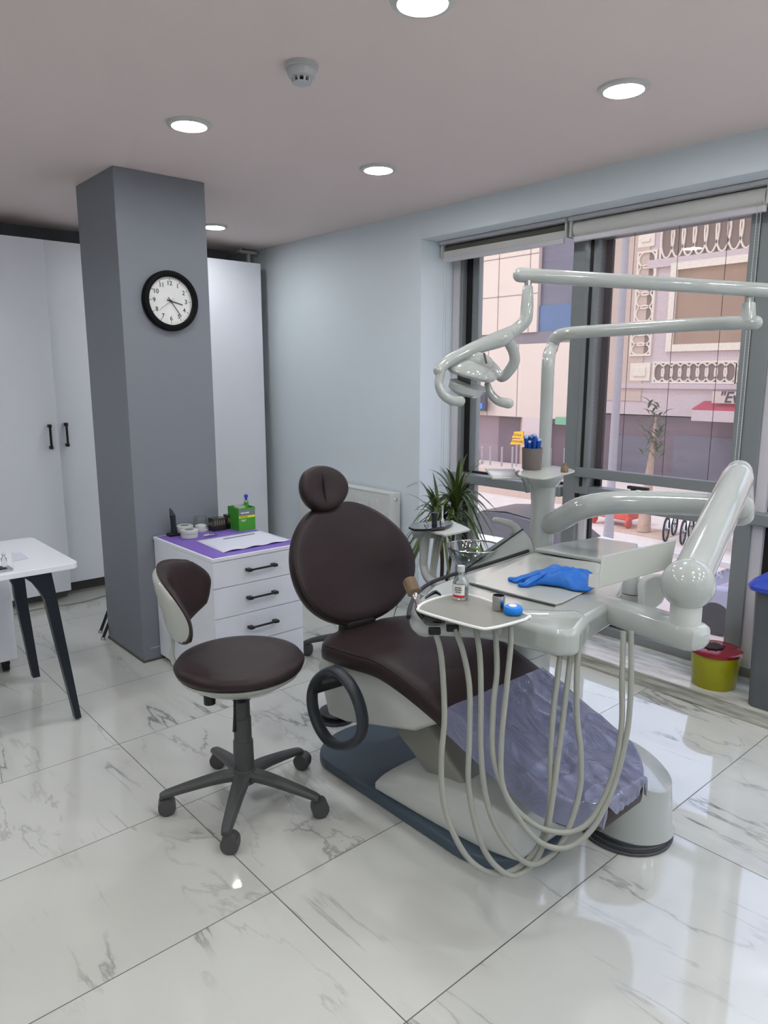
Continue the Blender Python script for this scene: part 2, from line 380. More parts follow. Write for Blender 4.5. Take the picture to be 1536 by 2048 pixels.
# ================================================================== ROOM
ZC = 2.558; XW = 3.30
GZ = -3.2
struct('floor', MB().box((-3.6, -2.6, -.12), (XW, 5.9, 0)), 'floor')
struct('ceiling', MB().box((-3.6, -2.6, ZC), (3.9, 5.9, ZC+.25)), 'ceiling')
# window wall: pier between the radiator corner and the recess, lintel over the windows
YJ = 3.404; YR = -.9
wm = MB().box((XW, YJ, 0), (3.70, 5.9, ZC)).box((XW, -2.6, 0), (3.70, YR, ZC)).box((XW, YR, 2.392), (3.70, YJ, ZC))
struct('wall_right', wm, 'wall')
struct('wall_back', MB().box((-3.6, 5.86, 0), (XW, 6.0, ZC)), 'dark_wall')
struct('wall_left', MB().box((-3.7, -2.6, 0), (-3.6, 5.9, ZC)), 'wall')
struct('wall_front', MB().box((-3.6, -2.7, 0), (3.3, -2.6, ZC)), 'wall')
struct('wall_pillar', MB().box((1.485, 3.69, 0), (1.975, 4.21, ZC)), 'pillar', bevel=.004, seg=2)
struct('baseboard_pillar', MB().box((1.481, 3.686, 0), (1.979, 4.214, .012)), 'plinth')
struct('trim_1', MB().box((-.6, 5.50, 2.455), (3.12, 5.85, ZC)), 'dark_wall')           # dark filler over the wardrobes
struct('trim_2', MB().box((3.262, YR, 0), (3.70, YJ, .072)), 'stone', bevel=.004, seg=2)   # stone sill step

# windows -------------------------------------------------------------
XF = 3.60
def frame_bar(mb, y0, y1, z0, z1, x0=XF, x1=XF+.07): mb.box((x0, min(y0, y1), z0), (x1, max(y0, y1), z1))
w1 = struct('window_1', MB().box((XF+.0, 3.325, .072), (XF+.10, YJ, 2.39)).box((XF-.02, 2.385, .072), (XF+.10, 2.475, 2.39)).box((XF, 2.475, 2.34), (XF+.1, 3.325, 2.39)).box((XF, 2.475, .072), (XF+.1, 3.325, .12)), 'alu', bevel=.003, seg=2)
struct('gasket', MB().box((XF+.04, 3.285, .12), (XF+.075, 3.325, 2.34)).box((XF+.04, 2.475, .905), (XF+.07, 3.29, .925)).box((XF+.04, 2.475, .12), (XF+.07, 3.29, .135)), 'gasket', w1)
struct('jamb_trim', MB().box((XF-.012, 3.345, .072), (XF, 3.40, 2.39)), 'alu_light', w1)
struct('inner_frame', MB().box((XF+.05, 3.23, .13), (XF+.09, 3.29, 2.34)), 'alu', w1)
struct('transom', MB().box((XF-.05, 2.475, .85), (XF+.08, 3.385, .912)), 'alu', w1, bevel=.008, seg=3)
struct('glass_pane', MB().box((XF+.066, 2.475, .92), (XF+.072, 3.235, 2.34)), 'glass', w1)
struct('lower_glass_pane', MB().box((XF+.066, 2.475, .12), (XF+.072, 3.235, .85)), 'glass', w1)
w2 = struct('window_2', MB().box((XF-.02, 1.395, .072), (XF+.10, 1.475, 2.39)).box((XF, 1.475, 2.34), (XF+.1, 2.385, 2.39)).box((XF, 1.475, .072), (XF+.1, 2.385, .12)).box((XF-.02, 1.475, .82), (XF+.08, 2.385, .885)), 'alu', bevel=.003, seg=2)
struct('sash', MB().box((XF-.035, 2.305, .885), (XF+.05, 2.385, 2.34)).box((XF-.035, 1.475, .885), (XF+.05, 1.515, 2.34)).box((XF-.035, 1.515, .885), (XF+.05, 2.305, .93)).box((XF-.035, 1.515, 2.28), (XF+.05, 2.305, 2.34)), 'alu', w2, bevel=.003, seg=2)
struct('gasket', MB().box((XF+.04, 2.265, .93), (XF+.06, 2.305, 2.28)).box((XF-.04, 2.335, .93), (XF-.033, 2.352, 2.3)).box((XF+.03, 1.475, .125), (XF+.06, 2.385, .165)).box((XF+.045, 2.325, .13), (XF+.075, 2.385, .82)).box((XF-.03, 2.36, .86), (XF-.02, 2.385, .89)), 'gasket', w2)
struct('jamb_trim', MB().box((XF+.02, 2.34, .12), (XF+.045, 2.385, .82)), 'alu_light', w2)
struct('screen_rail', MB().box((XF-.06, 1.50, .985), (XF-.02, 2.372, 1.04)), 'alu', w2, bevel=.004)
hd = MB().box((XF-.055, 1.93, .915), (XF-.03, 2.09, .928)).box((XF-.055, 1.99, .92), (XF-.04, 2.02, .965)).box((XF-.075, 1.91, .955), (XF-.05, 2.03, .972))
struct('window_handle', hd, 'anthracite', w2, bevel=.004)
struct('glass_pane', MB().box((XF+.05, 1.515, .925), (XF+.056, 2.30, 2.28)), 'glass', w2)
struct('lower_glass_pane', MB().box((XF+.066, 1.475, .12), (XF+.072, 2.385, .83)), 'glass', w2)
w3 = struct('window_3', MB().box((XF, YR, .072), (XF+.1, YR+.08, 2.39)).box((XF, YR+.08, 2.34), (XF+.1, 1.395, 2.39)).box((XF, YR+.08, .072), (XF+.1, 1.395, .12)).box((XF-.02, .2, .072), (XF+.1, .28, 2.39)), 'alu', bevel=.003, seg=2)
struct('gasket', MB().box((XF+.03, 1.31, .12), (XF+.075, 1.345, 2.34)), 'gasket', w3)
struct('jamb_trim', MB().box((XF+.0, 1.345, .12), (XF+.05, 1.395, 2.34)), 'alu_light', w3)
struct('transom', MB().box((XF-.05, .28, .85), (XF+.08, 1.39, .912)), 'alu', w3, bevel=.008)
struct('glass_pane', MB().box((XF+.066, YR+.08, .12), (XF+.072, 1.31, 2.34)), 'glass', w3)
# pleated screen in the opening sash (real zig-zag pleats, bunched at the bottom)
zs = []; z = 1.04
while z < 2.28:
    zs.append(z); z += .005 if z < 1.09 else (.009 if z < 1.2 else .0125)
pv = []; pf = []
for i, z in enumerate(zs):
    x = XF-.012-(.009 if i % 2 else 0)
    pv += [(x, 1.515, z), (x, 2.30, z)]
    if i: pf.append([2*i-2, 2*i-1, 2*i+1, 2*i])
sc = part('pleated_screen', MB().add(pv, pf), 'screen', None, ang=5)
tag(sc, 'grey pleated see-through insect screen drawn over the middle window', 'screen')
cm = MB()
for y in (1.62, 1.86, 2.10): cm.tube([(XF-.026, y, 1.04), (XF-.026, y, 2.28)], .0013, 6)
part('screen_cord', cm, 'ink', sc)
# roller blinds
def roller(y0, y1, label, zt, zb, dark):
    t = thing('roller_blind', label, 'roller blind', (3.5, (y0+y1)/2, zb), 'roller blinds above the windows')
    part('cassette', MB().box((3.44, y0, zt-.018), (3.56, y1, zt)), 'alu_light', t, bevel=.003)
    part('roll', MB().tube([(3.50, y0+.02, zt-(.045 if dark else .060)), (3.50, y1-.02, zt-(.045 if dark else .060))], .026 if dark else .040, 24), 'blind_dark' if dark else 'blind_fabric', t)
    fx = 3.465 if dark else 3.478
    part('fabric', MB().box((fx, y0+.02, zb+.02), (fx+.003, y1-.02, zt-(.060 if dark else .052))), 'blind_fabric', t)
    part('hem_bar', MB().box((fx-.008, y0+.018, zb), (fx+.010, y1-.018, zb+.03)), 'alu_light', t, bevel=.005)
    for y in (y0+.008, y1-.008): part('bracket', MB().box((3.455, y-.006, zt-.10), (3.545, y+.006, zt)), 'white_satin', t, bevel=.003)
    return t
r1 = roller(2.44, 3.39, 'narrow roller blind rolled up over the left window, dark band above its hem', 2.39, 2.262, True)
r2 = roller(1.40, 2.425, 'wide pale roller blind rolled up over the middle screened window', 2.39, 2.262, False)
r3 = roller(.25, 1.385, 'roller blind over the right window beside the bins, cut by the photo edge', 2.39, 2.262, False)
cm = MB()
for yy, k in ((1.435, 0), (1.452, 1)):
    cm.tube([(3.47, yy, 1.08), (3.47, yy, 2.33)], .0012, 5)
    for i in range(90): cm.sphere((3.47, yy, 1.09+i*.0137), .0023, 6, 4)
part('bead_chain', cm, 'white_satin', r2)
cm = MB().tube([(3.47, 3.35, .9), (3.47, 3.35, 2.3)], .0016, 6).tube([(3.47, 3.37, .9), (3.47, 3.37, 2.3)], .0016, 6)
part('bead_chain', cm, 'white_satin', r1)

# downlights -----------------------------------------------------------
vis = [(1.523, 1.575, 'round recessed ceiling light at the top edge of the photo above the chair'),
       (2.487, 1.54, 'round recessed ceiling light at upper right, nearest the right window'),
       (1.497, 2.904, 'round recessed ceiling light nearest the grey pillar, at upper left'),
       (2.492, 2.88, 'round recessed ceiling light over the chair, between pillar and window wall'),
       (2.56, 4.67, 'small distant ceiling light peeking out beside the grey pillar')]
def downlight(x, y, label, g='round recessed ceiling lights'):
    t = thing('ceiling_light', label, 'ceiling light', (x, y, ZC-.01), g)
    part('rim', MB().lathe([(.070, ZC-.012), (.088, ZC-.008), (.092, ZC-.0005), (.068, ZC-.0005)], (x, y, 0), seg=48, ring=True), 'white_satin', t)
    part('diffuser', MB().lathe([(.001, ZC-.0105), (.071, ZC-.0105), (.071, ZC-.003), (.001, ZC-.003)], (x, y, 0), seg=40), 'lamp_glow', t)
    return t
for x, y, l in vis: d0 = downlight(x, y, l)
hid = [(2.5, .2), (1.5, .2), (1.5, -1.2), (2.5, -1.2), (.2, 1.0), (-.9, 1.0), (-.9, 2.6), (.05, 2.9), (-.3, 4.5), (-2.2, 2.6), (-2.2, .4), (0, -1.2), (-1.2, -1.0), (.9, -.4), (2.0, -.5), (2.9, -.5), (.7, -1.9), (2.0, -2.0)]  # unseen lights for the room; the last few added to brighten cabinet fronts
for x, y in hid: downlight(x, y, 'round recessed ceiling light out of view behind or left of the camera, put in to light the room', 'unseen ceiling lights put in to light the room')
# smoke detector
sd = thing('smoke_detector', 'white smoke detector dome on the ceiling', 'smoke detector', (1.515, 2.137, ZC-.05))
part('housing', MB().lathe([(.055, ZC-.0005), (.056, ZC-.012), (.049, ZC-.014), (.05, ZC-.02), (.044, ZC-.038), (.034, ZC-.042), (.001, ZC-.042)], (1.515, 2.137, 0), seg=40), 'carcass', sd)
part('sensor_cap', MB().lathe([(.030, ZC-.054), (.03, ZC-.057), (.001, ZC-.058), (.001, ZC-.053)], (1.515, 2.137, 0), seg=32), 'carcass', sd)
part('inner_core', MB().lathe([(.019, ZC-.042), (.019, ZC-.0535)], (1.515, 2.137, 0), seg=20), 'black', sd)
fm = MB()
for k in range(10):
    a = 2*PI*k/10; fm.obox((1.515+.031*math.cos(a), 2.137+.031*math.sin(a), ZC-.048), (math.cos(a), math.sin(a), 0), (-math.sin(a), math.cos(a), 0), (0, 0, 1), (.002, .0035, .0075))
part('vent_ribs', fm, 'carcass', sd)
# small bracket in the far ceiling corner
bk = MB().box((3.12, 5.30, ZC-.035), (3.285, 5.36, ZC-.012)).box((3.13, 5.31, ZC-.012), (3.15, 5.35, ZC)).box((3.2, 5.31, ZC-.11), (3.225, 5.335, ZC-.03))
one('conduit_bracket', bk, 'carcass', 'small white pipe bracket in the far ceiling corner', 'bracket', bevel=.004)
# wardrobes -------------------------------------------------------------
def handle_v(mb, x, y, z0, z1):
    mb.box((x-.007, y-.032, z0), (x+.007, y-.018, z1)); mb.box((x-.010, y-.034, z0), (x+.010, y, z0+.022)); mb.box((x-.010, y-.034, z1-.022), (x+.010, y, z1))
def wardrobe(x0, x1, yf, z1, label, splits, handles, zb=.085):
    t = thing('wardrobe', label, 'wardrobe', ((x0+x1)/2, yf+.3, 0), 'tall white wardrobes on the back wall')
    part('carcass', MB().box((x0, yf+.022, .085), (x1, 5.84, z1-.003)), 'carcass', t)
    part('plinth', MB().box((x0, yf+.10, 0), (x1, 5.8, .085)), 'plinth', t)
    e = [x0]+splits+[x1]
    for i in range(len(e)-1):
        d = part('door', MB().box((e[i]+.0015, yf, zb if not isinstance(zb, list) else zb[i]), (e[i+1]-.0015, yf+.02, z1)), 'lacquer', t, bevel=.002, seg=2)
        for hx in handles:
            if e[i] < hx < e[i+1]:
                m = MB(); handle_v(m, hx, yf, 1.07, 1.235); part('handle', m, 'black', d, bevel=.003)
    return t
YF = 5.14
wardrobe(.72, 1.58, YF, 2.42, 'tall white wardrobe at the far left behind the desk', [1.15], [1.52], zb=.07)
wardrobe(1.582, 2.30, YF+.12, 2.44, 'tall white wardrobe just left of the grey pillar, set slightly further back', [], [1.665], zb=.09)
wardrobe(2.45, 3.20, YF-.02, 2.425, 'tall white wardrobe right of the grey pillar, beside the window wall', [], [])
wardrobe(-.4, .715, YF, 2.42, 'tall white wardrobe at the left edge beyond the photo', [.16], [])
one('floor_cable', MB().tube([(1.0, 5.0, .006), (1.3, 5.06, .006), (1.6, 5.02, .006), (1.95, 5.10, .006), (2.3, 5.08, .006)], .004, 8, smooth=6), 'hose', 'thin pale cable lying on the floor along the wardrobe plinth', 'cable')

# clock ------------------------------------------------------------------
CC = Vector((1.742, 3.69, 1.938)); ck = thing('wall_clock', 'round black wall clock with white dial on the grey pillar', 'clock', (CC.x, CC.y, CC.z-.15))
AXC = (0, -1, 0)
part('case', MB().lathe([(.140, 0), (.152, .004), (.153, .022), (.147, .036), (.132, .038), (.122, .030), (.121, .012), (.001, .010)], CC, AXC, 64), 'clock_black', ck, ang=30)
part('dial', MB().lathe([(.001, .0105), (.1215, .0105), (.1215, .013), (.001, .013)], CC, AXC, 64), 'label_white', ck)
tk = MB()
for h in range(12):
    a = math.radians(90-30*h); rr = .109
    if 1: tk.obox(CC+V(rr*math.cos(a), -.0135, rr*math.sin(a)), (math.cos(a), 0, math.sin(a)), (-math.sin(a), 0, math.cos(a)), (0, 1, 0), (.006, .0012, .0006))
for h in range(60):
    a = math.radians(6*h); tk.obox(CC+V(.113*math.cos(a), -.0135, .113*math.sin(a)), (math.cos(a), 0, math.sin(a)), (-math.sin(a), 0, math.cos(a)), (0, 1, 0), (.0018, .0004, .0005))
part('hour_marks', tk, 'ink', ck)
for h in range(1, 13):
    a = math.radians(90-30*h)
    text('numeral', str(h), .031, CC+V(.088*math.cos(a), -.0137, .089*math.sin(a)), (1, 0, 0), (0, 0, 1), 'ink', ck, font_w=.0004)
def hand(name, ang, L, w, tail, off, mt='ink'):
    a = math.radians(90-ang); d = V(math.cos(a), 0, math.sin(a)); n = V(-math.sin(a), 0, math.cos(a))
    part(name, MB().obox(CC+V(0, -off, 0)+d*((L-tail)/2), d, n, (0, 1, 0), ((L+tail)/2, w, .0008)), mt, ck)
hand('hour_hand', 103, .068, .0026, .02, .017); hand('minute_hand', 144, .094, .002, .022, .0195); hand('second_hand', 234, .082, .0006, .02, .022)
part('hand_hub', MB().lathe([(.0045, .013), (.0045, .024), (.001, .0245)], CC, AXC, 16), 'ink', ck)
part('glass_cover', MB().add([CC+V(.1215*math.cos(2*PI*k/64), -.0305, .1215*math.sin(2*PI*k/64)) for k in range(64)], [list(range(64))]), 'clock_glass', ck)

# radiator ----------------------------------------------------------------
ra = thing('radiator', 'white panel radiator on the wall beside the window', 'radiator', (3.22, 4.1, .12))
part('front_panel', MB().box((3.185, 3.585, .13), (3.195, 4.60, .765)), 'radiator', ra, bevel=.003)
part('back_panel', MB().box((3.262, 3.585, .13), (3.272, 4.60, .765)), 'radiator', ra)
rb = MB()
for i in range(30): rb.box((3.180, 3.635+i*.033, .17), (3.187, 3.648+i*.033, .725))
part('ribs', rb, 'radiator', ra, bevel=.003, seg=2)
part('side_cover', MB().box((3.180, 3.560, .125), (3.275, 3.584, .778)), 'radiator', ra, bevel=.006)
part('side_cover', MB().box((3.180, 4.601, .125), (3.275, 4.62, .778)), 'radiator', ra, bevel=.006)
part('top_grille', MB().box((3.184, 3.584, .766), (3.274, 4.602, .776)), 'radiator', ra, bevel=.003)
part('plug', MB().lathe([(.016, 0), (.016, .006), (.010, .007), (.010, .004), (.001, .004)], (3.228, 3.560, .735), (0, -1, 0), 20), 'chrome', ra)
part('wall_mount', MB().box((3.272, 3.70, .3), (3.30, 3.74, .7)).box((3.272, 4.44, .3), (3.30, 4.48, .7)), 'radiator', ra)
one('extension_wire', MB().tube([(3.297, 3.52, .82), (3.296, 3.43, .86), (3.33, 3.398, .85), (3.4, 3.398, .80), (3.5, 3.398, .83)], .002, 6, smooth=5), 'carcass', 'thin wire running round the window reveal above the radiator', 'wire')

# ================================================================== DRAWER CABINET
dc = thing('drawer_cabinet', 'white four-drawer cabinet with black bar handles beside the grey pillar', 'drawer cabinet', (1.82, 3.34, 0))
X0, X1, Y0, Y1 = 1.578, 2.09, 3.03, 3.684
part('carcass', MB().box((X0, Y0+.019, .03), (X1, Y1, .68)), 'lacquer', dc, bevel=.002)
part('top', MB().box((X0-.004, Y0-.006, .682), (X1+.004, Y1, .700)), 'lacquer', dc, bevel=.002)
part('foot', MB().box((X0+.03, Y0+.04, 0), (X0+.08, Y0+.09, .03)).box((X1-.08, Y0+.04, 0), (X1-.03, Y0+.09, .03)).box((X0+.03, Y1-.09, 0), (X0+.08, Y1-.04, .03)).box((X1-.08, Y1-.09, 0), (X1-.03, Y1-.04, .03)), 'black', dc)
for za, zb_ in ((.549, .679), (.396, .546), (.243, .393), (.04, .240)):
    d = part('drawer', MB().box((X0+.001, Y0, za), (X1-.001, Y0+.018, zb_)), 'lacquer', dc, bevel=.0015, seg=2)
    zm = (za+zb_)/2+.004; xm = 1.838
    m = MB().box((xm-.072, Y0-.030, zm-.0045), (xm+.072, Y0-.020, zm+.0045)).box((xm-.085, Y0-.033, zm-.007), (xm-.060, Y0, zm+.007)).box((xm+.060, Y0-.033, zm-.007), (xm+.085, Y0, zm+.007))
    part('handle', m, 'black', d, bevel=.002)
one('purple_mat', MB().box((X0+.008, Y0+.006, .7002), (X1-.006, Y1-.02, .7022)), 'purple', 'purple mat covering the top of the white drawer cabinet', 'mat')
TZ = .7024
# paper sheet with a wavy front edge
pq = [oZ(393, 1082, TZ), oZ(520, 1061, TZ), oZ(580, 1082, TZ), oZ(447, 1106, TZ)]
g = 14; pv = []; pf = []
for i in range(g+1):
    for j in range(g+1):
        a = pq[0].lerp(pq[1], i/g); b = pq[3].lerp(pq[2], i/g); p = a.lerp(b, j/g)
        p.z = TZ+.0008+max(0, (j/g-.6))*.022*abs(math.sin(i*.75)); pv.append(p)
for i in range(g):
    for j in range(g): pf.append([i*(g+1)+j, (i+1)*(g+1)+j, (i+1)*(g+1)+j+1, i*(g+1)+j+1])
one('paper_sheet', MB().add(pv, pf), 'paper', 'white paper sheet lying on the purple mat', 'paper', solid=.0006)
q0, q1 = oZ(447, 1078, TZ+.004), oZ(509, 1067, TZ+.004)
one('pencil', MB().tube([q0, q1], .0022, 8), 'label_grey', 'thin grey pencil resting on the white paper sheet', 'pencil')
# green box with things in it
gb = thing('green_box', 'open green cardboard box with a yellow stripe on the drawer cabinet', 'box', oZ(487, 1060, TZ))
c0 = oZ(478.5, 1063, TZ); wx = .105; wy = .12; hz = .128
bx0, by0 = c0.x, c0.y
t_ = .002
bm_ = MB().box((bx0, by0, TZ), (bx0+wx, by0+wy, TZ+.002)).box((bx0, by0, TZ+.002), (bx0+wx, by0+t_, TZ+hz)).box((bx0, by0+wy-t_, TZ+.002), (bx0+wx, by0+wy, TZ+hz)).box((bx0, by0+t_, TZ+.002), (bx0+t_, by0+wy-t_, TZ+hz)).box((bx0+wx-t_, by0+t_, TZ+.002), (bx0+wx, by0+wy-t_, TZ+hz))
part('carton', bm_, 'green_box', gb)
part('grey_band', MB().box((bx0+.002, by0-.0006, TZ+.084), (bx0+wx-.002, by0, TZ+.118)), 'label_grey', gb)
part('yellow_stripe', MB().box((bx0+.002, by0-.001, TZ+.072), (bx0+wx-.002, by0, TZ+.084)), 'label_yellow', gb)
marks('box_lettering', (bx0+.037, by0-.001, TZ+.101), (1, 0, 0), (0, 0, 1), [.045], .010, 'label_white', gb, 3)
marks('stripe_lettering', (bx0+.032, by0-.0014, TZ+.078), (1, 0, 0), (0, 0, 1), [.05], .006, 'ink', gb, 4)
marks('small_lettering', (bx0+.03, by0-.0004, TZ+.061), (1, 0, 0), (0, 0, 1), [.032, .02], .004, 'label_white', gb, 5)
one('white_cup', MB().lathe([(.026, TZ+.004), (.033, TZ+.136), (.031, TZ+.136), (.024, TZ+.006)], (bx0+.038, by0+.05, 0), seg=28), 'white_satin', 'white cup standing inside the open green box', 'cup')
tu = thing('tube', 'clear tube with a blue cap standing in the green box', 'tube', (bx0+.074, by0+.05, TZ+.003))
part('barrel', MB().lathe([(.0115, TZ+.003), (.0125, TZ+.165), (.001, TZ+.165)], (bx0+.074, by0+.04, 0), seg=18), 'clear_hard', tu)
part('wrap', MB().lathe([(.0130, TZ+.10), (.0133, TZ+.152), (.0115, TZ+.153)], (bx0+.074, by0+.04, 0), seg=18), 'green_box', tu)
part('cap', MB().lathe([(.006, TZ+.165), (.007, TZ+.178), (.0115, TZ+.183), (.0115, TZ+.193), (.006, TZ+.197), (.001, TZ+.197)], (bx0+.074, by0+.04, 0), seg=18), 'blue_lid', tu)
# jars and bits
def jar(px, py, r, h, label, mt='white_satin', top='label_grey'):
    c = oZ(px, py, TZ); j = thing('jar', label, 'jar', (c.x, c.y, TZ), 'round jars on the drawer cabinet')
    part('body', MB().lathe([(r*.92, TZ), (r, TZ+.003), (r, TZ+h*.55), (r*.95, TZ+h*.6), (.001, TZ+h*.6)], (c.x, c.y, 0), seg=36), mt, j)
    part('lid', MB().lathe([(r*1.05, TZ+h*.6), (r*1.05, TZ+h*.92), (r*.95, TZ+h), (r*.7, TZ+h), (r*.68, TZ+h*.96), (.001, TZ+h*.96)], (c.x, c.y, 0), seg=36), mt, j)
    part('lid_disc', MB().lathe([(r*.5, TZ+h*.96), (r*.5, TZ+h*.99), (.001, TZ+h*.99)], (c.x, c.y, 0), seg=28), top, j)
jar(379, 1075, .045, .046, 'round white jar nearest the cabinet edge, in front of another jar')
jar(370, 1068, .043, .050, 'round white jar with a grey lid behind the front white jar')
c = oZ(402, 1061, TZ); gj = thing('glass_jar', 'clear glass dome jar holding white beads, behind the white jars', 'jar', (c.x, c.y, TZ))
part('base', MB().lathe([(.042, TZ), (.043, TZ+.010), (.038, TZ+.014), (.001, TZ+.014)], (c.x, c.y, 0), seg=32), 'white_satin', gj)
part('dome', MB().lathe([(.036, TZ+.014), (.037, TZ+.072), (.033, TZ+.082), (.001, TZ+.085)], (c.x, c.y, 0), seg=32), 'thin_clear', gj)
part('white_beads', MB().lathe([(.033, TZ+.0145), (.033, TZ+.030), (.016, TZ+.036), (.001, TZ+.037)], (c.x, c.y, 0), seg=24), 'label_white', gj)
def bur_box(px, py, w, d, h, label):
    c = oZ(px, py, TZ); b = thing('bur_case', label, 'case', (c.x, c.y, TZ), 'dark clear-lidded cases behind the jars')
    part('base', MB().box((c.x-w/2, c.y-d/2, TZ), (c.x+w/2, c.y+d/2, TZ+h*.35)), 'black', b, bevel=.002)
    part('lid', MB().box((c.x-w/2+.001, c.y-d/2+.001, TZ+h*.35), (c.x+w/2-.001, c.y+d/2-.001, TZ+h)), 'smoked', b, bevel=.002)
    m = MB()
    for i in range(5): m.tube([(c.x-w*.35+i*w*.17, c.y-d/2-.0006, TZ+h*.5), (c.x-w*.35+i*w*.17, c.y-d/2-.0006, TZ+h*.8)], .0014, 6)
    part('burs', m, 'lace_gold', b)
bur_box(435, 1060, .082, .06, .072, 'dark clear-lidded case left of the green box, behind the glass dome jar')
bur_box(459, 1056, .05, .05, .080, 'dark clear-lidded case half hidden behind the green box')
c = oZ(416, 1072, TZ)
one('clear_case', MB().box((c.x-.035, c.y-.03, TZ), (c.x+.045, c.y+.02, TZ+.010)), 'thin_clear', 'flat clear plastic case with small white bits beside the jars', 'case', bevel=.003)
c2 = oZ(415, 1074, TZ); bb = MB()
for i in range(14): bb.sphere((c2.x+random.uniform(-.025, .03), c2.y+random.uniform(-.018, .012), TZ+.0135), .003, 8, 5)
tag(part('white_bits', bb, 'label_white'), 'small white loose bits scattered on the flat clear case', 'bits', kind='stuff')
# black standing clipper
c = oZ(348, 1071, TZ); cl = thing('handpiece', 'black upright handpiece standing on its dock at the cabinet corner', 'handpiece', (c.x, c.y, TZ))
part('dock', MB().box((c.x-.034, c.y-.026, TZ), (c.x+.034, c.y+.026, TZ+.014)), 'black', cl, bevel=.004)
part('handle', MB().tube([(c.x, c.y, TZ+.01), (c.x, c.y, TZ+.06), (c.x-.002, c.y, TZ+.112)], [.017, .014, .016], 16, smooth=4), 'navy_black', cl)
part('head', MB().tube([(c.x-.002, c.y, TZ+.108), (c.x-.008, c.y, TZ+.13), (c.x-.016, c.y, TZ+.152)], [.016, .012, .003], 12, flat=.5), 'anthracite', cl)
marks('wall_mark', (1.553, 3.6892, .075), (1, 0, 0), (0, 0, 1), [.05], .008, 'carcass', bpy.data.objects['wall_pillar'], 2)
# folded easel legs behind the pillar
t = thing('folding_stand', 'black folding stand leaning behind the grey pillar, only its two feet showing', 'stand', oZ(205, 1272, 0))
for (a, b, nm) in (((201, 1265), (224, 1215), 0), ((206, 1279), (229, 1226), 0)):
    p0 = oZ(*a, .0); p1 = p0+V(.11, .02, .22)
    part('leg', MB().tube([p0+V(0, 0, .005), p1], .011, 4), 'black', t)
    part('foot_cap', MB().tube([p0+V(-.003, 0, .0), p0+V(.004, 0, .014)], .013, 8), 'steel', t)

# ================================================================== DESK
dk = thing('desk', 'white desk with slanted black metal legs at the left edge', 'desk', (.5, 3.54, 0))
part('tabletop', MB().prism(rrect(-.75, 3.185, 1.02, 3.87, .035, .725), (0, 0, .025)), 'lacquer', dk, bevel=.003)
def legpoly(pts, Y, name):
    P = [oY(x, y, Y) for x, y in pts]
    for p in P: p.z = max(p.z, 0.0) if p.z < .05 else min(p.z, .724)
    part(name, MB().prism(P, (0, .04, 0)), 'navy_black', dk, bevel=.002, ang=60)
legpoly([(40, 1152), (103, 1144), (110, 1175), (163.5, 1435), (152, 1439), (90, 1200), (80, 1184), (67, 1168), (52, 1158)], 3.24, 'leg')
legpoly([(10, 1150), (49, 1150), (56, 1205), (81, 1353.5), (67, 1356.5), (30, 1194), (27, 1172), (20, 1160)], 3.80, 'leg')
part('cross_rail', MB().box((.78, 3.28, .70), (.82, 3.80, .724)), 'navy_black', dk)
pd = thing('mobile_pedestal', 'white wheeled drawer pedestal under the desk, cut by the left edge', 'pedestal', (.45, 3.55, 0))
pr_ = V(.935, 0, 0); pb = V(0, 0, .07)
part('body', MB().box((pr_.x-.42, 4.02, pb.z), (pr_.x, 4.50, .60)), 'lacquer', pd, bevel=.008)
def castor(mb, x, y, r, w): mb.tube([(x-w/2, y, r), (x+w/2, y, r)], r, 18)
for q, (xx, yy) in enumerate(((pr_.x-.05, 4.08), (pr_.x-.37, 4.08), (pr_.x-.05, 4.44), (pr_.x-.37, 4.44))):
    m = MB(); castor(m, xx, yy, pb.z*.36, .03); m.box((xx-.018, yy-.02, pb.z*.5), (xx+.018, yy+.03, pb.z)); part('castor', m, 'black', pd, bevel=.002)
c = oZ(8, 1144, .75)
gp = thing('name_stand', 'clear glass desk stand with a dark glass block on a glass base, on the desk', 'desk stand', (c.x, c.y, .75))
part('glass_base', MB().box((c.x-.14, c.y-.005, .7505), (c.x+.035, c.y+.075, .760)), 'clear_hard', gp, bevel=.002)
part('dark_pad', MB().box((c.x-.13, c.y+.01, .7602), (c.x+.015, c.y+.062, .763)), 'black', gp)
part('glass_block', MB().box((c.x-.10, c.y+.03, .7632), (c.x-.005, c.y+.055, .808)), 'smoked', gp, bevel=.002)
bt = thing('glass_vial', 'little clear glass vial with a round stopper standing on the desk stand', 'vial', (c.x+.012, c.y+.04, .763))
part('body', MB().lathe([(.010, .7634), (.0105, .765), (.0105, .80), (.006, .806), (.006, .811), (.001, .811)], (c.x+.012, c.y+.035, 0), seg=20), 'clear_hard', bt)
part('stopper', MB().sphere((c.x+.012, c.y+.035, .8185), .0085, 16, 10), 'clear_hard', bt)
P = [oZ(24, 1107, .7508), oZ(43, 1106, .7508), oZ(57, 1117, .7508), oZ(26, 1123, .7508)]
one('note_sheet', MB().prism(P, (0, 0, .002)), 'paper', 'small white sheet lying on the desk behind the glass vial', 'paper')

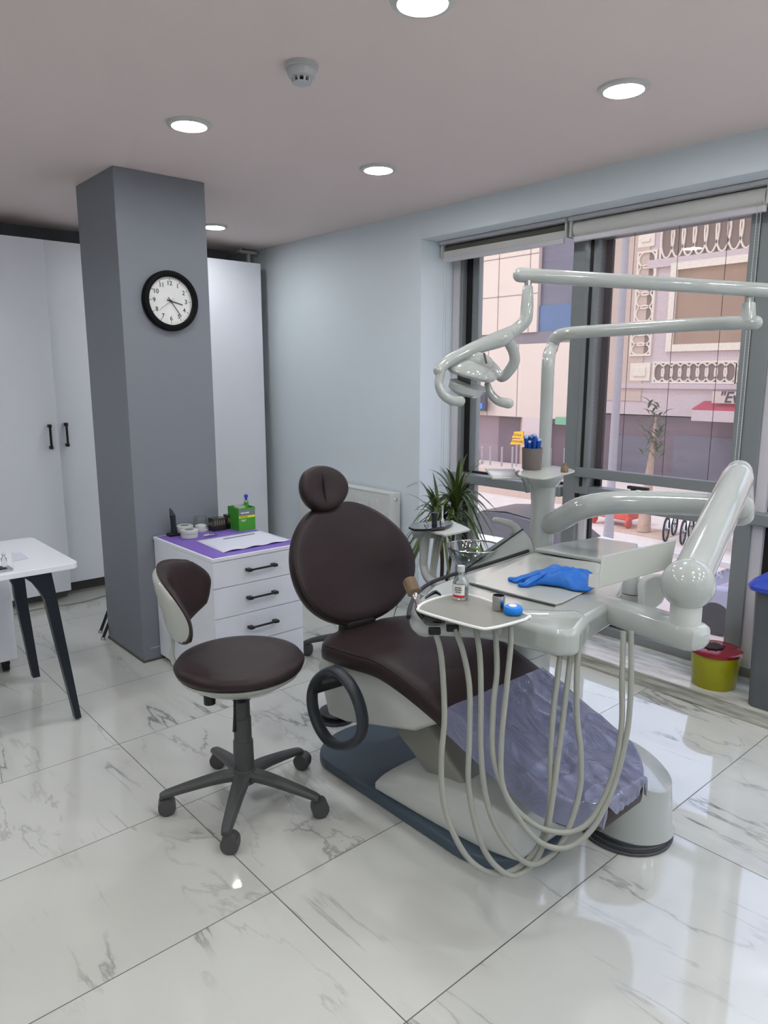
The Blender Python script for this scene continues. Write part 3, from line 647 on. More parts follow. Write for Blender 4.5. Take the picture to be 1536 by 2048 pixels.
# ================================================================== STOOLS
def castor_at(t, p, ang, m='stool_grey', r=.031):
    d = V(math.cos(ang), math.sin(ang), 0); n = V(-d.y, d.x, 0)
    c = Vector((p.x, p.y, r))+d*.012
    cs = part('castor', MB().tube([c-n*.022, c-n*.004], r, 22).tube([c+n*.004, c+n*.022], r, 22), m, t, bevel=.004)
    part('castor_hood', MB().tube([c+n*.0035, c-n*.0035], r*1.02, 18).tube([V(p.x, p.y, r*1.2), V(p.x, p.y, .075)], .010, 12).tube([c-n*.024+V(0, 0, r*.2), c+n*.024+V(0, 0, r*.2)], r*.96, 18), 'stool_grey', cs)
def make_stool(c, label, rot, back_dir, seat_z=.574, R=.290, seat_r=.222, grey='stool_grey', only_base=False):
    t = thing('dentist_stool', label, 'stool', (c.x, c.y, 0), 'dentist stools')
    for k in range(5):
        a = rot+2*PI*k/5; d = V(math.cos(a), math.sin(a), 0)
        pts = [c+d*.02+V(0, 0, .130), c+d*.10+V(0, 0, .124), c+d*.2+V(0, 0, .106), c+d*(R-.01)+V(0, 0, .088), c+d*(R+.012)+V(0, 0, .078)]
        rings = []
        for p, (hw, hh) in zip(catmull(pts, 4), [(w_, h_) for w_, h_ in zip([.036-.0013*i for i in range(17)], [.030-.0009*i for i in range(17)])]):
            n = V(-d.y, d.x, 0); u = V(0, 0, 1)
            rings.append([p+n*(hw*.9*x_)+u*(hh*.55*y_-hh*.4) for x_, y_ in ((-1, -1), (1, -1), (1, .3), (.55, 1), (-.55, 1), (-1, .3))])
        part('base_arm', MB().loft(rings), grey, t, bevel=.003, ang=50)
        castor_at(t, c+d*R, -.72+.35*math.sin(k*2.1))
    part('base_hub', MB().lathe([(.044, .085), (.048, .10), (.042, .135), (.034, .14), (.001, .14)], c, seg=28), grey, t)
    if only_base:
        part('gas_column', MB().lathe([(.025, .13), (.025, .3), (.018, .3), (.018, .44), (.001, .44)], c, seg=24), grey, t)
    else:
        part('gas_column', MB().lathe([(.038, .13), (.036, .245), (.032, .248), (.032, .335), (.029, .338), (.029, .40), (.028, .445), (.001, .445)], c, seg=28), grey, t)
    z = seat_z
    part('seat_shell', MB().lathe([(.03, z-.125), (.10, z-.118), (.165, z-.095), (seat_r-.010, z-.062), (seat_r-.002, z-.048), (.001, z-.046)], c, seg=56), 'offwhite', t, ang=60)
    part('seat', MB().lathe([(seat_r-.02, z-.048), (seat_r+.003, z-.040), (seat_r+.008, z-.024), (seat_r-.004, z-.008), (seat_r-.03, z-.001), (seat_r-.08, z), (.06, z-.004), (.001, z-.005)], c, seg=64), 'leather', t, ang=80)
    part('tilt_mechanism', MB().lathe([(.028, .40), (.05, .425), (.05, .442), (.001, .442)], c, seg=24), 'black', t)
    lp = c+V(*(RT*-.010+FW*-.06)); lp.z = .435
    part('height_lever', MB().tube([c+V(0, 0, .432), lp, lp+V(-.012, -.015, -.05), lp+V(-.018, -.02, -.11)], [.006, .006, .008, .012], 10, smooth=4, flat=.6), 'black', t)
    kp = c+V(*(RT*-.115)); kp = V(kp.x, kp.y, .43)
    part('tilt_knob', MB().lathe([(.001, -.045), (.021, -.042), (.022, 0), (.018, .02), (.001, .021)], kp, seg=18), 'black', t)
    if back_dir is None: return t
    b = Vector(back_dir).normalized(); n = V(-b.y, b.x, 0)
    q = c+b*(seat_r+.008)
    bar = [c+b*.09+V(0, 0, z-.085), c+b*(seat_r-.04)+V(0, 0, z-.085), c+b*(seat_r+.012)+V(0, 0, z-.02), q+b*.004+V(0, 0, z+.05), q+b*.004+V(0, 0, z+.14)]
    part('back_bar', MB().tube(bar, .017, 12, smooth=6, flat=.45, ref=n), 'offwhite', t)
    # curved backrest: pad wraps forward around the sitter, shell behind
    def surf(s, h, off):       # s -1..1 across, h -1..1 up, off outward
        wgt = .182*s; cx = -(s*s)*.115; hh = h*(.128-.022*s*s)+.0
        tilt = .03*h
        return q+b*(cx+off+tilt+.012)+n*wgt*(1-.08*h)+V(0, 0, z+.208+hh-.030*s)
    def slab(o0, o1, sh, name, m):
        A, B = [], []
        ns, nh = 18, 14; vs = []; fs = []
        for i in range(ns+1):
            for j in range(nh+1):
                u_ = -1+2*i/ns; w_ = -1+2*j/nh
                # square to disc-like mapping
                s_ = u_*math.sqrt(1-w_*w_*.42); h_ = w_*math.sqrt(1-u_*u_*.42)
                e = max(abs(u_), abs(w_)); th = math.sqrt(max(0, 1-e**6))
                vs.append(surf(s_*sh, h_*sh, o0*th)); vs.append(surf(s_*sh, h_*sh, o1*th))
        def id_(i, j, k): return 2*(i*(nh+1)+j)+k
        for i in range(ns):
            for j in range(nh):
                for k in (0, 1): fs.append([id_(i, j, k), id_(i+1, j, k), id_(i+1, j+1, k), id_(i, j+1, k)])
        for i in range(ns):
            for j in (0, nh): fs.append([id_(i, j, 0), id_(i+1, j, 0), id_(i+1, j, 1), id_(i, j, 1)])
        for j in range(nh):
            for i in (0, ns): fs.append([id_(i, j, 0), id_(i, j+1, 0), id_(i, j+1, 1), id_(i, j, 1)])
        part(name, MB().add(vs, fs), m, t, ang=70)
    slab(-.032, .006, 1.0, 'back_cushion', 'leather'); slab(.008, .024, .97, 'back_shell', 'offwhite')
    return t
SC = Vector((1.222, 2.172, 0))
back = -RT*.97-Vector((sy, cy, 0))*.05
make_stool(SC, 'brown round-seated dentist stool with white shell, standing left of the dental chair', math.atan2(1.956-2.215, 1.039-1.245)-.07, (back.x, back.y, 0))
S2 = Vector((2.42, 3.02, 0))
make_stool(S2, 'second stool half hidden behind the dental chair, only its wheeled grey base showing', math.atan2(.18, -.2), None, seat_z=.50, R=.27, seat_r=.18, only_base=True)

# ================================================================== DENTAL CHAIR
CX = 1.80
ch = thing('dental_chair', 'brown leather dental treatment chair with white and slate-grey base', 'dental chair', (CX, 1.75, 0))
# floor plate
def plate(y0, y1, hw0, hw1, z0, z1, n=14):
    P = []
    for k in range(n+1):
        t_ = PI*k/n; P.append(V(CX+hw1*math.cos(t_), y1-hw1*.75+hw1*.75*math.sin(t_), z0))
    for k in range(n+1):
        t_ = PI+PI*k/n; P.append(V(CX+hw0*math.cos(t_), y0+hw0*1.0+hw0*1.0*math.sin(t_), z0))
    return P
part('base_plate', MB().prism(plate(1.215, 2.31, .228, .228, 0, 0), (0, 0, .045)), 'slate', ch, bevel=.012, seg=4)
# white base cover (foot end), low wedge
bc = []
for y, h, hw in ((1.86, .052, .215), (1.75, .10, .21), (1.55, .15, .20), (1.38, .16, .185), (1.27, .13, .15), (1.245, .05, .14)):
    bc.append([V(CX+hw*x_, y, .045+(h)*z_) for x_, z_ in ((-1, 0), (1, 0), (1, .55), (.8, .92), (.4, 1), (-.4, 1), (-.8, .92), (-1, .55))])
part('base_cover', MB().loft(bc), 'white_satin', ch, bevel=.008, ang=60, sub=1)
# lifting arm
part('lift_arm', MB().prism([V(CX-.12, 1.42, .12), V(CX-.12, 1.60, .10), V(CX-.12, 2.08, .37), V(CX-.12, 2.02, .45), V(CX-.12, 1.80, .44)], (.24, 0, 0)), 'tray_grey', ch, bevel=.02)
# white housing under the seat
part('seat_housing', MB().prism([V(CX-.21, 1.52, .44), V(CX-.21, 1.66, .35), V(CX-.21, 2.04, .24), V(CX-.21, 2.15, .23), V(CX-.21, 2.22, .42), V(CX-.21, 2.18, .50), V(CX-.21, 1.75, .50)], (.42, 0, 0)), 'white_satin', ch, bevel=.018, seg=4)
# seat and leg rest: one long cushion, profile along y
prof = catmull([V(0, 2.20, .545), V(0, 2.10, .562), V(0, 1.95, .575), V(0, 1.80, .590), V(0, 1.66, .572), V(0, 1.50, .528), V(0, 1.32, .462), V(0, 1.14, .396), V(0, 1.03, .364), V(0, .985, .356)], 5)
def seat_ring(p, hw, th, zoff=0):
    cs = [(-1, .45), (-.985, .75), (-.93, .93), (-.8, .985), (-.5, .965), (0, .955), (.5, .965), (.8, .985), (.93, .93), (.985, .75), (1, .45), (.99, .15), (.93, 0), (-.93, 0), (-.99, .15)]
    return [V(CX+hw*x_, p.y, p.z-th+th*z_+zoff) for x_, z_ in cs]
def seat_hw(y):
    if y < 1.16: return .246*math.sqrt(max(0.02, 1-((1.16-y)/.176)**2*.80))
    if y > 2.08: return .268*math.sqrt(max(.05, 1-((y-2.08)/.135)**2*.9))
    return .246+.022*math.sin(min(1, (y-1.16)/.6)*PI/2)
rings = [seat_ring(p, seat_hw(p.y), .078) for p in prof]
part('seat_cushion', MB().loft(rings), 'leather', ch, ang=50)
sm = []
for s_ in (-1,):
    sm = [V(CX+s_*(seat_hw(p.y)*.975), p.y, p.z-.012) for p in prof if 1.52 < p.y < 2.1]
part('seam_piping', MB().tube(sm, .0022, 6), 'leather_dark', ch)
part('leg_rest_frame', MB().loft([[V(CX+seat_hw(p.y)*.86*x_, p.y, p.z-.079-.03*z_) for x_, z_ in ((-1, 0), (-.9, 1), (.9, 1), (1, 0))] for p in prof if 1.12 < p.y < 1.75]), 'leather_dark', ch)
# backrest
def back_pt(u_, v_, off):      # u across (m), v height parameter along back (m up), off: forward +
    fw = .055*(u_/.33)**2
    z_ = .560+v_*.915; y_ = 2.215+v_*.40-fw
    return V(CX+u_, y_-off*.93, z_+off*-.0+off*.37)
def back_outline(k, n):
    a = 2*PI*k/n; c_, s_ = math.cos(a), math.sin(a)
    ex = 2/2.35
    u_ = .03+.306*math.copysign(abs(c_)**ex, c_); v_ = math.copysign(abs(s_)**ex, s_)
    vv = .245+.262*v_
    taper = 1-.20*max(0, v_)**1.6-.16*max(0, -v_)**2
    dip = -.016*math.exp(-(u_/.07)**2) if v_ > 0 else 0
    return u_*taper, vv+dip
def cushion(name, outline, ptf, prof, m, parent, n=64):
    rr = []
    cu = sum(outline(k, n)[0] for k in range(n))/n; cv = sum(outline(k, n)[1] for k in range(n))/n
    for sc_, off in prof:
        rr.append([ptf(cu+(outline(k, n)[0]-cu)*sc_, cv+(outline(k, n)[1]-cv)*sc_, off) for k in range(n)])
    return part(name, MB().loft(rr), m, parent, ang=60)
cushion('backrest_cushion', back_outline, back_pt, [(.01, -.028), (.5, -.028), (.93, -.028), (.985, -.020), (1.0, -.004), (1.0, .014), (.975, .028), (.92, .036), (.8, .037), (.55, .032), (.3, .028), (.01, .026)], 'leather', ch)
part('backrest_piping', MB().tube([back_pt(*[a*.985 for a in back_outline(k, 64)][:1], back_outline(k, 64)[1]*.985+.004, .024) for k in range(64)], .0022, 6, closed=True), 'leather_dark', ch)
cushion('backrest_shell', back_outline, back_pt, [(.01, -.055), (.6, -.055), (.86, -.048), (.93, -.029), (.01, -.029)], 'anthracite', ch)
part('back_joint', MB().box((CX-.085, 2.18, .40), (CX+.085, 2.255, .585)), 'leather_dark', ch, bevel=.03, seg=4)
# headrest
def head_pt(u_, v_, off):
    o_ = V(CX-.040, 2.425, 1.083); n_ = V(0, -.95, .30).normalized(); up_ = V(0, .30, .95).normalized()
    return o_+V(1, 0, 0)*u_+up_*v_+n_*(off+.02-.03*(u_/.13)**2*-1+.0)
def head_outline(k, n):
    a = 2*PI*k/n; return .116*math.cos(a), .098*math.sin(a)-.0
cushion('headrest', head_outline, head_pt, [(.01, -.03), (.6, -.03), (.9, -.024), (.985, -.008), (1.0, .008), (.96, .026), (.85, .034), (.6, .035), (.3, .030), (.01, .026)], 'leather', ch, 48)
part('headrest_seam', MB().tube([head_pt(.008*math.sin(v_*12)+.0, v_, .033 if abs(v_) < .07 else .026) for v_ in [-.09+.18*i/12 for i in range(13)]], .004, 8), 'leather', ch)
part('headrest_post', MB().tube([V(CX, 2.46, 1.07), V(CX, 2.44, .98), V(CX, 2.40, .90)], .022, 12, flat=.5), 'steel', ch)
# armrest loop with its pivot, swung down on the near side
XA = 1.46
aro = [(664, 1331), (690, 1346), (712, 1375), (728, 1415), (733, 1455), (722, 1485), (690, 1500), (660, 1492), (636, 1462), (620, 1420), (618, 1380), (632, 1348)]
ring_pts = [oX(x + (672-x)*.13, y + (1420-y)*.11, XA) for x, y in aro]
part('armrest_loop', MB().tube(ring_pts, .0235, 14, smooth=5, closed=True, flat=.72, ref=(1, 0, 0)), 'anthracite', ch)
pj = oX(628, 1375, XA)
part('armrest_pivot', MB().tube([pj+V(-.01, 0, 0), pj+V(.12, -.03, .01)], .024, 18), 'black', ch, bevel=.005)
part('armrest_bracket', MB().tube([pj+V(.09, -.01, .01), V(1.62, 2.08, .44), V(1.66, 2.0, .40)], [.032, .034, .04], 14, smooth=4), 'white_satin', ch)
# clear film over the foot end
from mathutils import noise
fr = []
fprof = catmull([q for q in prof if q.y < 1.50], 6)
def crease(x_, y_):
    v = noise.noise(Vector((x_*7, y_*5, 3.1)))*.5+noise.noise(Vector((x_*13+y_*9, y_*7-x_*8, 7.7)))*.3
    w_ = 1-abs(noise.noise(Vector((x_*9-y_*5, y_*8+x_*4, 1.3))))*2.6
    e_ = math.exp(-((y_-1.08)/.10)**2)*(.5+.5*math.sin(x_*95+math.sin(y_*20)*1.5))
    return .004+.010*max(0, v)+.005*max(0, w_)**2+.004*e_
for p in fprof:
    hw = seat_hw(p.y)+.007
    row = []
    for i in range(61):
        s_ = -1+2*i/60
        if abs(s_) < .82: x_ = s_/.82*.93; dz = .004
        else: x_ = math.copysign(.93+(abs(s_)-.82)/.18*.085, s_); dz = -(abs(s_)-.82)/.18*.062
        row.append(V(CX+hw*x_, p.y+.0, p.z+dz+crease(CX+hw*x_, p.y)*min(1, (1.08-abs(s_))*4)*min(1, .35+(1.47-p.y)*8)))
    fr.append(row)
end = []
for i in range(61):
    q_ = fr[-1][i]; end.append(V(CX+(q_.x-CX)*.93, q_.y-.012+.002*math.cos(i*.9), q_.z-.004-.05*(1-min(1, max(0, (abs(-1+i/30)-.45)/.4)))))
fr.append([V(CX+(q_.x-CX)*1.02, q_.y-.012, q_.z-.004) for q_ in fr[-1]]); fr.append(end)
fvs = [v for r in fr for v in r]; ffs = []
for k in range(len(fr)-1):
    for i in range(60): ffs.append([k*61+i, k*61+i+1, (k+1)*61+i+1, (k+1)*61+i])
one('plastic_cover', MB().add(fvs, ffs), 'film', 'crinkled milky plastic protective cover over the foot end of the dental chair', 'cover', ang=80)

# floor junction box (white, slanted oval top) and its cable coil
jb = thing('floor_box', 'white round floor box with slanted top at the foot of the dental chair', 'box', (2.12, 1.17, 0))
ja = Vector((2.160, 1.16, 0)); rings = []
for f_, r_ in ((0, .142), (.06, .139), (.12, .134), (1., .124)):
    ring = []
    for k in range(56):
        a = 2*PI*k/56; x_, y_ = r_*math.cos(a), r_*1.1*math.sin(a)
        zt = .240+.36*y_-.10*x_
        ring.append(V(ja.x+x_, ja.y+y_, .022+f_*(zt-.022)))
    rings.append(ring)
top = rings[-1]; cen = sum(top, Vector())/len(top)
rings.append([v.lerp(cen, .03)+V(0, 0, .003) for v in top]); rings.append([v.lerp(cen, .5)+V(0, 0, .006) for v in top]); rings.append([v.lerp(cen, .97)+V(0, 0, .007) for v in top])
part('housing', MB().loft(rings), 'white_plastic', jb, ang=28)
part('foot_ring', MB().lathe([(.10, 0), (.10, .022), (.001, .022)], ja, seg=40), 'black', jb)
cb_ = thing('cable_coil', 'grey cables coiled on the floor around the white floor box', 'cable', (2.08, 1.13, 0))
for i in range(5):
    R_ = .128+.006*i; pts = [V(ja.x-.012-.004*i+R_*math.cos(a), ja.y-.010+R_*math.sin(a)*.98, .006+.004*(4-i)*.9+.001*math.sin(a*3+i)) for a in [PI*.78+2*PI*.46*k/22 for k in range(23)]]
    part('cable', MB().tube(pts, .005, 8, smooth=2), 'anthracite' if i % 2 else 'stool_grey', cb_)
# foot control
fc = oZ(672, 1436, 0); fo = thing('foot_control', 'round dark foot pedal on the floor beside the dental chair', 'foot pedal', (fc.x, fc.y, 0))
part('base_disc', MB().lathe([(.088, 0), (.09, .006), (.085, .014), (.001, .016)], (fc.x, fc.y, 0), seg=40), 'anthracite', fo)
part('pedal_disc', MB().lathe([(.06, .016), (.06, .028), (.074, .032), (.076, .04), (.066, .046), (.001, .047)], (fc.x, fc.y, 0), seg=40), 'anthracite', fo)

# ================================================================== DENTAL UNIT (stem, cuspidor, arms, console, hoses)
du = thing('dental_unit', 'white dental delivery unit: stem, spit basin, balanced arm and instrument console beside the chair', 'dental unit', (2.25, 1.70, 0))
PX, PY = 2.25, 1.643
DP = (Vector((PX, PY, 1.0))-O).dot(FW)
part('unit_body', MB().prism(rrect(2.12, 1.60, 2.33, 2.02, .07, .0, 8), (0, 0, .64)), 'white_plastic', du, bevel=.015, seg=4)
part('body_seam', MB().prism(rrect(2.119, 1.599, 2.331, 2.021, .07, .476, 8), (0, 0, .002)), 'label_grey', du)
zt = lambda py: oX(1085, py, PX).z
part('stem', MB().lathe([(.060, .60), (.060, .845), (.055, .85), (.055, .878), (.050, .882), (.046, .90), (.044, 1.08), (.046, 1.10), (.001, 1.10)], (PX, PY, 0), seg=36), 'white_plastic', du)
part('stem_collar', MB().lathe([(.046, 1.095), (.048, 1.14), (.062, 1.155), (.075, 1.18), (.078, 1.205), (.073, 1.212), (.001, 1.214)], (PX, PY, 0), seg=36), 'white_plastic', du)
part('collar_ring', MB().lathe([(.0785, 1.202), (.0805, 1.206), (.0785, 1.2115), (.074, 1.2125)], (PX, PY, 0), seg=36, ring=True), 'chrome', du)
# main curved arm from stem to the right
A0 = Vector((PX, PY, .985))+RT*.012
arm = [A0, W(1110, 1045, DP-.06), W(1160, 1018, DP-.14), W(1220, 1006, DP-.20), W(1300, 1005, DP-.27), W(1390, 1008, DP-.36), W(1482, 1014, DP-.46)]
part('main_arm', MB().tube(arm, [.030, .041, .043, .042, .041, .040, .040], 22, smooth=6).sphere(arm[-1], .040, 22, 12), 'white_plastic', du)
# balanced arm from the elbow down to the ball
E1 = W(1484, 1010, 2.36); E0 = W(1478, 945, 2.30); BALL = W(1376, 1168, 1.90)
part('elbow', MB().tube([E1+V(0, 0, -.03), E0+V(0, 0, .0)], .040, 20, dome=True), 'white_plastic', du)
part('balanced_arm', MB().tube([W(1474, 958, 2.24), BALL], [.048, .052], 40, dome=True), 'chrome', du) if False else part('balanced_arm', MB().tube([W(1474, 958, 2.24), BALL], [.048, .052], 40, dome=True), 'white_plastic', du)
part('ball_joint', MB().sphere(BALL, .068, 40, 24), 'white_plastic', du)
N0 = BALL+V(0, 0, -.055)
nz = N0.z-.045
part('ball_neck', MB().lathe([(.040, nz-.01), (.040, N0.z), (.034, N0.z+.01), (.001, N0.z+.012)], (BALL.x, BALL.y, 0), seg=30), 'white_satin', du)
# link box from the neck back to the console
LK = [oZ(1396, 1272, nz-.03), oZ(1240, 1222, nz-.03)]
LKd = (V(LK[0].x, LK[0].y, 0)-V(LK[1].x, LK[1].y, 0)).normalized(); LKn = V(-LKd.y, LKd.x, 0)
lc0 = V(BALL.x, BALL.y, nz-.036)+LKd*.0; lc1 = lc0-LKd*.27
ring_l = []
for tt, s_ in ((-.062, .35), (-.05, .8), (-.03, .97), (0, 1), (.12, 1), (.27, .9)):
    p = lc0-LKd*tt if tt > 0 else lc0-LKd*tt
    p = lc0-LKd*tt
    ring_l.append([p+LKn*(.05*x_*s_)+V(0, 0, .036*z_*s_) for x_, z_ in ((-1, -.5), (-1, .5), (-.85, .85), (-.5, 1), (.5, 1), (.85, .85), (1, .5), (1, -.5), (.85, -.85), (.5, -1), (-.5, -1), (-.85, -.85))])
part('link_arm', MB().loft(ring_l), 'white_plastic', du, ang=60, bevel=.008)
# ---- console
ZT = .905; TH = .075
cp_ = [(826, 1222), (834, 1196), (862, 1170), (905, 1153), (980, 1130), (1062, 1103), (1125, 1090), (1192, 1082), (1258, 1098), (1262, 1130), (1248, 1175), (1236, 1200), (1180, 1232), (1158, 1262), (1120, 1263), (1000, 1235), (900, 1222), (850, 1228)]
cpw = [oZ(x, y, ZT) for x, y in cp_]
part('console_body', MB().prism([v-V(0, 0, TH) for v in cpw], (0, 0, TH)), 'white_plastic', du, bevel=.022, seg=5)
part('console_trim', MB().tube([oZ(x, y, ZT-.005)+V(-.004, .006, 0) for x, y in ((822, 1235), (826, 1212), (838, 1188), (864, 1167), (905, 1151), (980, 1128), (1060, 1102))], .0065, 8, smooth=5), 'black', du)
# rounded instrument nose along the dentist side
n0, n1 = oZ(846, 1243, ZT-.03), oZ(1146, 1254, ZT-.035)
part('instrument_nose', MB().tube([n0, n0.lerp(n1, .5), n1], [.038, .042, .045], 24, dome=True), 'white_plastic', du)
tp = [(943, 1168), (1062, 1112), (1195, 1128), (1240, 1150), (1125, 1208), (1108, 1213)]
part('console_mat', MB().prism([oZ(x, y, ZT+.0005) for x, y in tp], (0, 0, .006)), 'offwhite', du, bevel=.003)
part('mat_edge', MB().tube([oZ(x, y, ZT+.004) for x, y in ((940, 1167), (1010, 1187), (1110, 1211))], .004, 6), 'stool_grey', du)
rp_ = [(1068, 1104), (1125, 1092), (1192, 1082), (1275, 1095), (1272, 1128), (1205, 1128)]
part('rear_cover', MB().prism([oZ(x, y, ZT+.004) for x, y in rp_], (0, 0, .016)), 'white_plastic', du, bevel=.006)
tr = [(837, 1215), (857, 1202), (903, 1190), (943, 1191), (1050, 1228), (1054, 1236), (1040, 1242), (983, 1256), (950, 1254), (848, 1225)]
trw = catmull([oZ(x, y, ZT+.03) for x, y in tr], 5, True)
part('side_tray', MB().prism([v-V(0, 0, .006) for v in trw], (0, 0, .006)), 'tray_grey', du)
part('tray_rim', MB().tube(trw, .0038, 8, closed=True), 'label_white', du)
part('tray_stem', MB().box(tuple(oZ(945, 1222, ZT)+V(-.015, -.015, 0)), tuple(oZ(945, 1222, ZT)+V(.015, .015, .025))), 'anthracite', du)
# display panel and its post
pa, pb_, pc, pd_ = W(1206, 1112, 1.88), W(1354, 1079, 2.05), W(1342, 1137, 2.03), W(1196, 1177, 1.86)
nrm = (pb_-pa).cross(pd_-pa).normalized()
part('viewer_panel', MB().prism([pa, pb_, pc, pd_], nrm*.006), 'offwhite', du, bevel=.003)
part('viewer_flange', MB().prism([pd_, W(1176, 1174, 1.83), W(1178, 1150, 1.84), W(1198, 1150, 1.87)], (0, 0, .004)), 'offwhite', du, bevel=.001)
ps = oZ(1262, 1215, ZT-.04)
part('viewer_post', MB().lathe([(.030, ZT-.09), (.030, ZT+.005), (.001, ZT+.005)], (ps.x, ps.y, 0), seg=28), 'white_plastic', du)
part('viewer_post_cap', MB().lathe([(.030, ZT+.008), (.030, ZT+.03), (.022, ZT+.05), (.010, ZT+.072), (.001, ZT+.076)], (ps.x, ps.y, 0), seg=28), 'white_plastic', du)
hb = oZ(1325, 1175, .90)
part('side_housing', MB().prism([W(x, y, 2.07) for x, y in ((1286, 1172), (1292, 1158), (1306, 1151), (1336, 1150), (1336, 1186), (1326, 1206), (1306, 1222), (1286, 1226))], FW*.05), 'white_satin', du, bevel=.008, seg=4)
# buttons
for i in range(5):
    c = n0.lerp(n1, .60+.087*i)+V(-.012, -.012, -.040)
    part('control_key', MB().lathe([(.009, -.012), (.010, .006), (.001, .007)], c, seg=14), 'black', du)
    part('key_label', MB().obox(c+V(-.008, -.011, .0135), (n1-n0), (0, 0, 1), (1, -.2, 0), (.013, .003, .0012)), 'straw_blue', du)
# left end: grip and dark recess
part('grip_recess', MB().tube([W(842, 1222, 1.98), W(860, 1236, 1.95), W(884, 1242, 1.93)], [.014, .022, .010], 14, smooth=4, dome=True), 'black_gloss', du)
part('grip_recess', MB().tube([oZ(852, 1196, ZT+.001), oZ(870, 1186, ZT+.001), oZ(880, 1190, ZT+.001)], [.006, .010, .006], 12, smooth=3, flat=.5, dome=True), 'black_gloss', du)
for x, y in ((869, 1262), (905, 1256)):
    c = W(x, y, 1.90); part('hose_clip', MB().obox(c, RT, UP, FW, (.016, .009, .012)), 'black', du, bevel=.003)
# handpiece with clear chip-blower at the left
part('handpiece', MB().tube([W(838, 1213, 1.98), W(832, 1195, 2.0), W(828, 1183, 2.02)], [.006, .009, .007], 12), 'chrome', du)
part('handpiece_head', MB().tube([W(829, 1186, 2.02), W(818, 1161, 2.05)], .020, 20), 'amber', du, bevel=.003)
# hoses
HZ = [([(871, 1266), (883, 1316), (889, 1430), (883, 1512), (885, 1590), (903, 1658), (940, 1720), (990, 1748), (1040, 1733), (1078, 1690), (1099, 1620), (1101, 1521), (1106, 1430), (1117, 1339), (1124, 1270)], 0),
      ([(910, 1258), (926, 1303), (939, 1375), (939, 1476), (937, 1567), (953, 1658), (981, 1720), (1027, 1752), (1072, 1720), (1094, 1660), (1106, 1590), (1115, 1521), (1124, 1453), (1138, 1339), (1145, 1265)], .02),
      ([(951, 1255), (960, 1316), (962, 1407), (962, 1499), (971, 1590), (994, 1658), (1035, 1713), (1072, 1728), (1117, 1695), (1145, 1635), (1161, 1567), (1161, 1499), (1154, 1430), (1154, 1339), (1161, 1262)], .04),
      ([(990, 1250), (994, 1339), (987, 1407), (985, 1499), (999, 1558), (1026, 1612), (1076, 1653), (1126, 1665), (1167, 1653), (1199, 1612), (1227, 1544), (1243, 1453), (1244, 1362), (1247, 1262)], .06),
      ([(1021, 1240), (1021, 1293), (1012, 1385), (1003, 1476), (1003, 1558), (1021, 1608), (1053, 1658), (1090, 1690), (1135, 1695), (1176, 1667), (1208, 1617), (1236, 1544), (1256, 1453), (1262, 1362), (1262, 1262)], .08)]
for pts, dd in HZ:
    n_ = len(pts); P = [W(x, y, 1.90-dd*.3+(.03*i/n_)-.03*math.sin(PI*i/n_)) for i, (x, y) in enumerate(pts)]
    part('instrument_hose', MB().tube(P, .0076, 10, smooth=6), 'hose', du)
# ---- cuspidor
D1 = DP-.02
cu = [W(x, y, D1) for x, y in ((928, 1140), (1046, 1060), (1064, 1078), (1078, 1130), (1078, 1200), (960, 1200))]
part('cuspidor_body', MB().prism(cu, FW*.14), 'white_plastic', du, bevel=.012, seg=4)
part('cuspidor_trim', MB().tube([W(x, y, D1-.004) for x, y in ((926, 1142), (985, 1101), (1046, 1058))], .0035, 8), 'black', du)
fa = [W(1072, 1120, D1+.05), W(1045, 1078, D1+.07), W(1027, 1052, D1+.07), W(1008, 1044, D1+.07), W(990, 1040, D1+.07)]
part('faucet', MB().tube(fa, [.034, .020, .016, .013, .011], 16, smooth=5, dome=True), 'white_plastic', du)
bo = W(948, 1100, D1+.08)
part('spit_bowl', MB().lathe([(.030, -.075), (.07, -.055), (.098, -.01), (.106, .014), (.109, .014), (.101, -.012), (.073, -.059), (.001, -.08)], bo, seg=44), 'bowl_glass', du)
part('bowl_rim', MB().tube([bo+V(.1075*math.cos(2*PI*k/40), .1075*math.sin(2*PI*k/40), .015) for k in range(40)], .0030, 8, closed=True), 'steel', du)
part('bowl_base', MB().lathe([(.030, -.16), (.032, -.09), (.022, -.081), (.001, -.081)], bo, seg=30), 'black_gloss', du)
# ---- assistant side arm with holder
at_ = oZ(870, 1062, .93); D2 = 2.92
part('assistant_arm', MB().tube([W(850, 1062, D2), W(848, 1110, D2), W(848, 1135, D2), W(858, 1158, D2-.02), W(885, 1170, D2-.06), W(940, 1180, D2-.12), W(1010, 1190, D2-.15)], [.026, .018, .017, .018, .019, .02, .02], 16, smooth=6), 'white_plastic', du)
hp = W(862, 1056, D2); 
part('assistant_holder', MB().tube([W(838, 1062, D2-.02), W(880, 1060, D2+.02), W(905, 1056, D2+.04)], [.032, .034, .028], 20, smooth=3, dome=True, flat=.5 , ref=(RT.x, RT.y, 0) if False else None), 'white_plastic', du)
hz_ = hp.z+.018
hpoly = [oZ(x, y, hz_) for x, y in ((817, 1058), (822, 1052), (850, 1048), (880, 1046), (900, 1046), (906, 1050), (890, 1058), (850, 1063), (828, 1063))]
part('holder_plate', MB().prism(hpoly, (0, 0, .010)), 'black_gloss', du, bevel=.003)
tw = catmull([oZ(x, y, hz_-.012) for x, y in ((858, 1062), (905, 1048), (938, 1060), (932, 1064), (895, 1072), (885, 1071))], 3, True)
part('holder_tray', MB().prism(tw, (0, 0, .006)), 'white_satin', du)
sc_m = MB()
for i in range(3):
    sc_m.tube([W(872+i*6, 1070, D2-.01), W(866+i*5, 1110, D2-.01), W(862+i*4, 1150, D2-.02), W(866+i*6, 1185, D2-.05)], .006, 8, smooth=4)
part('suction_hoses', sc_m, 'hose', du)
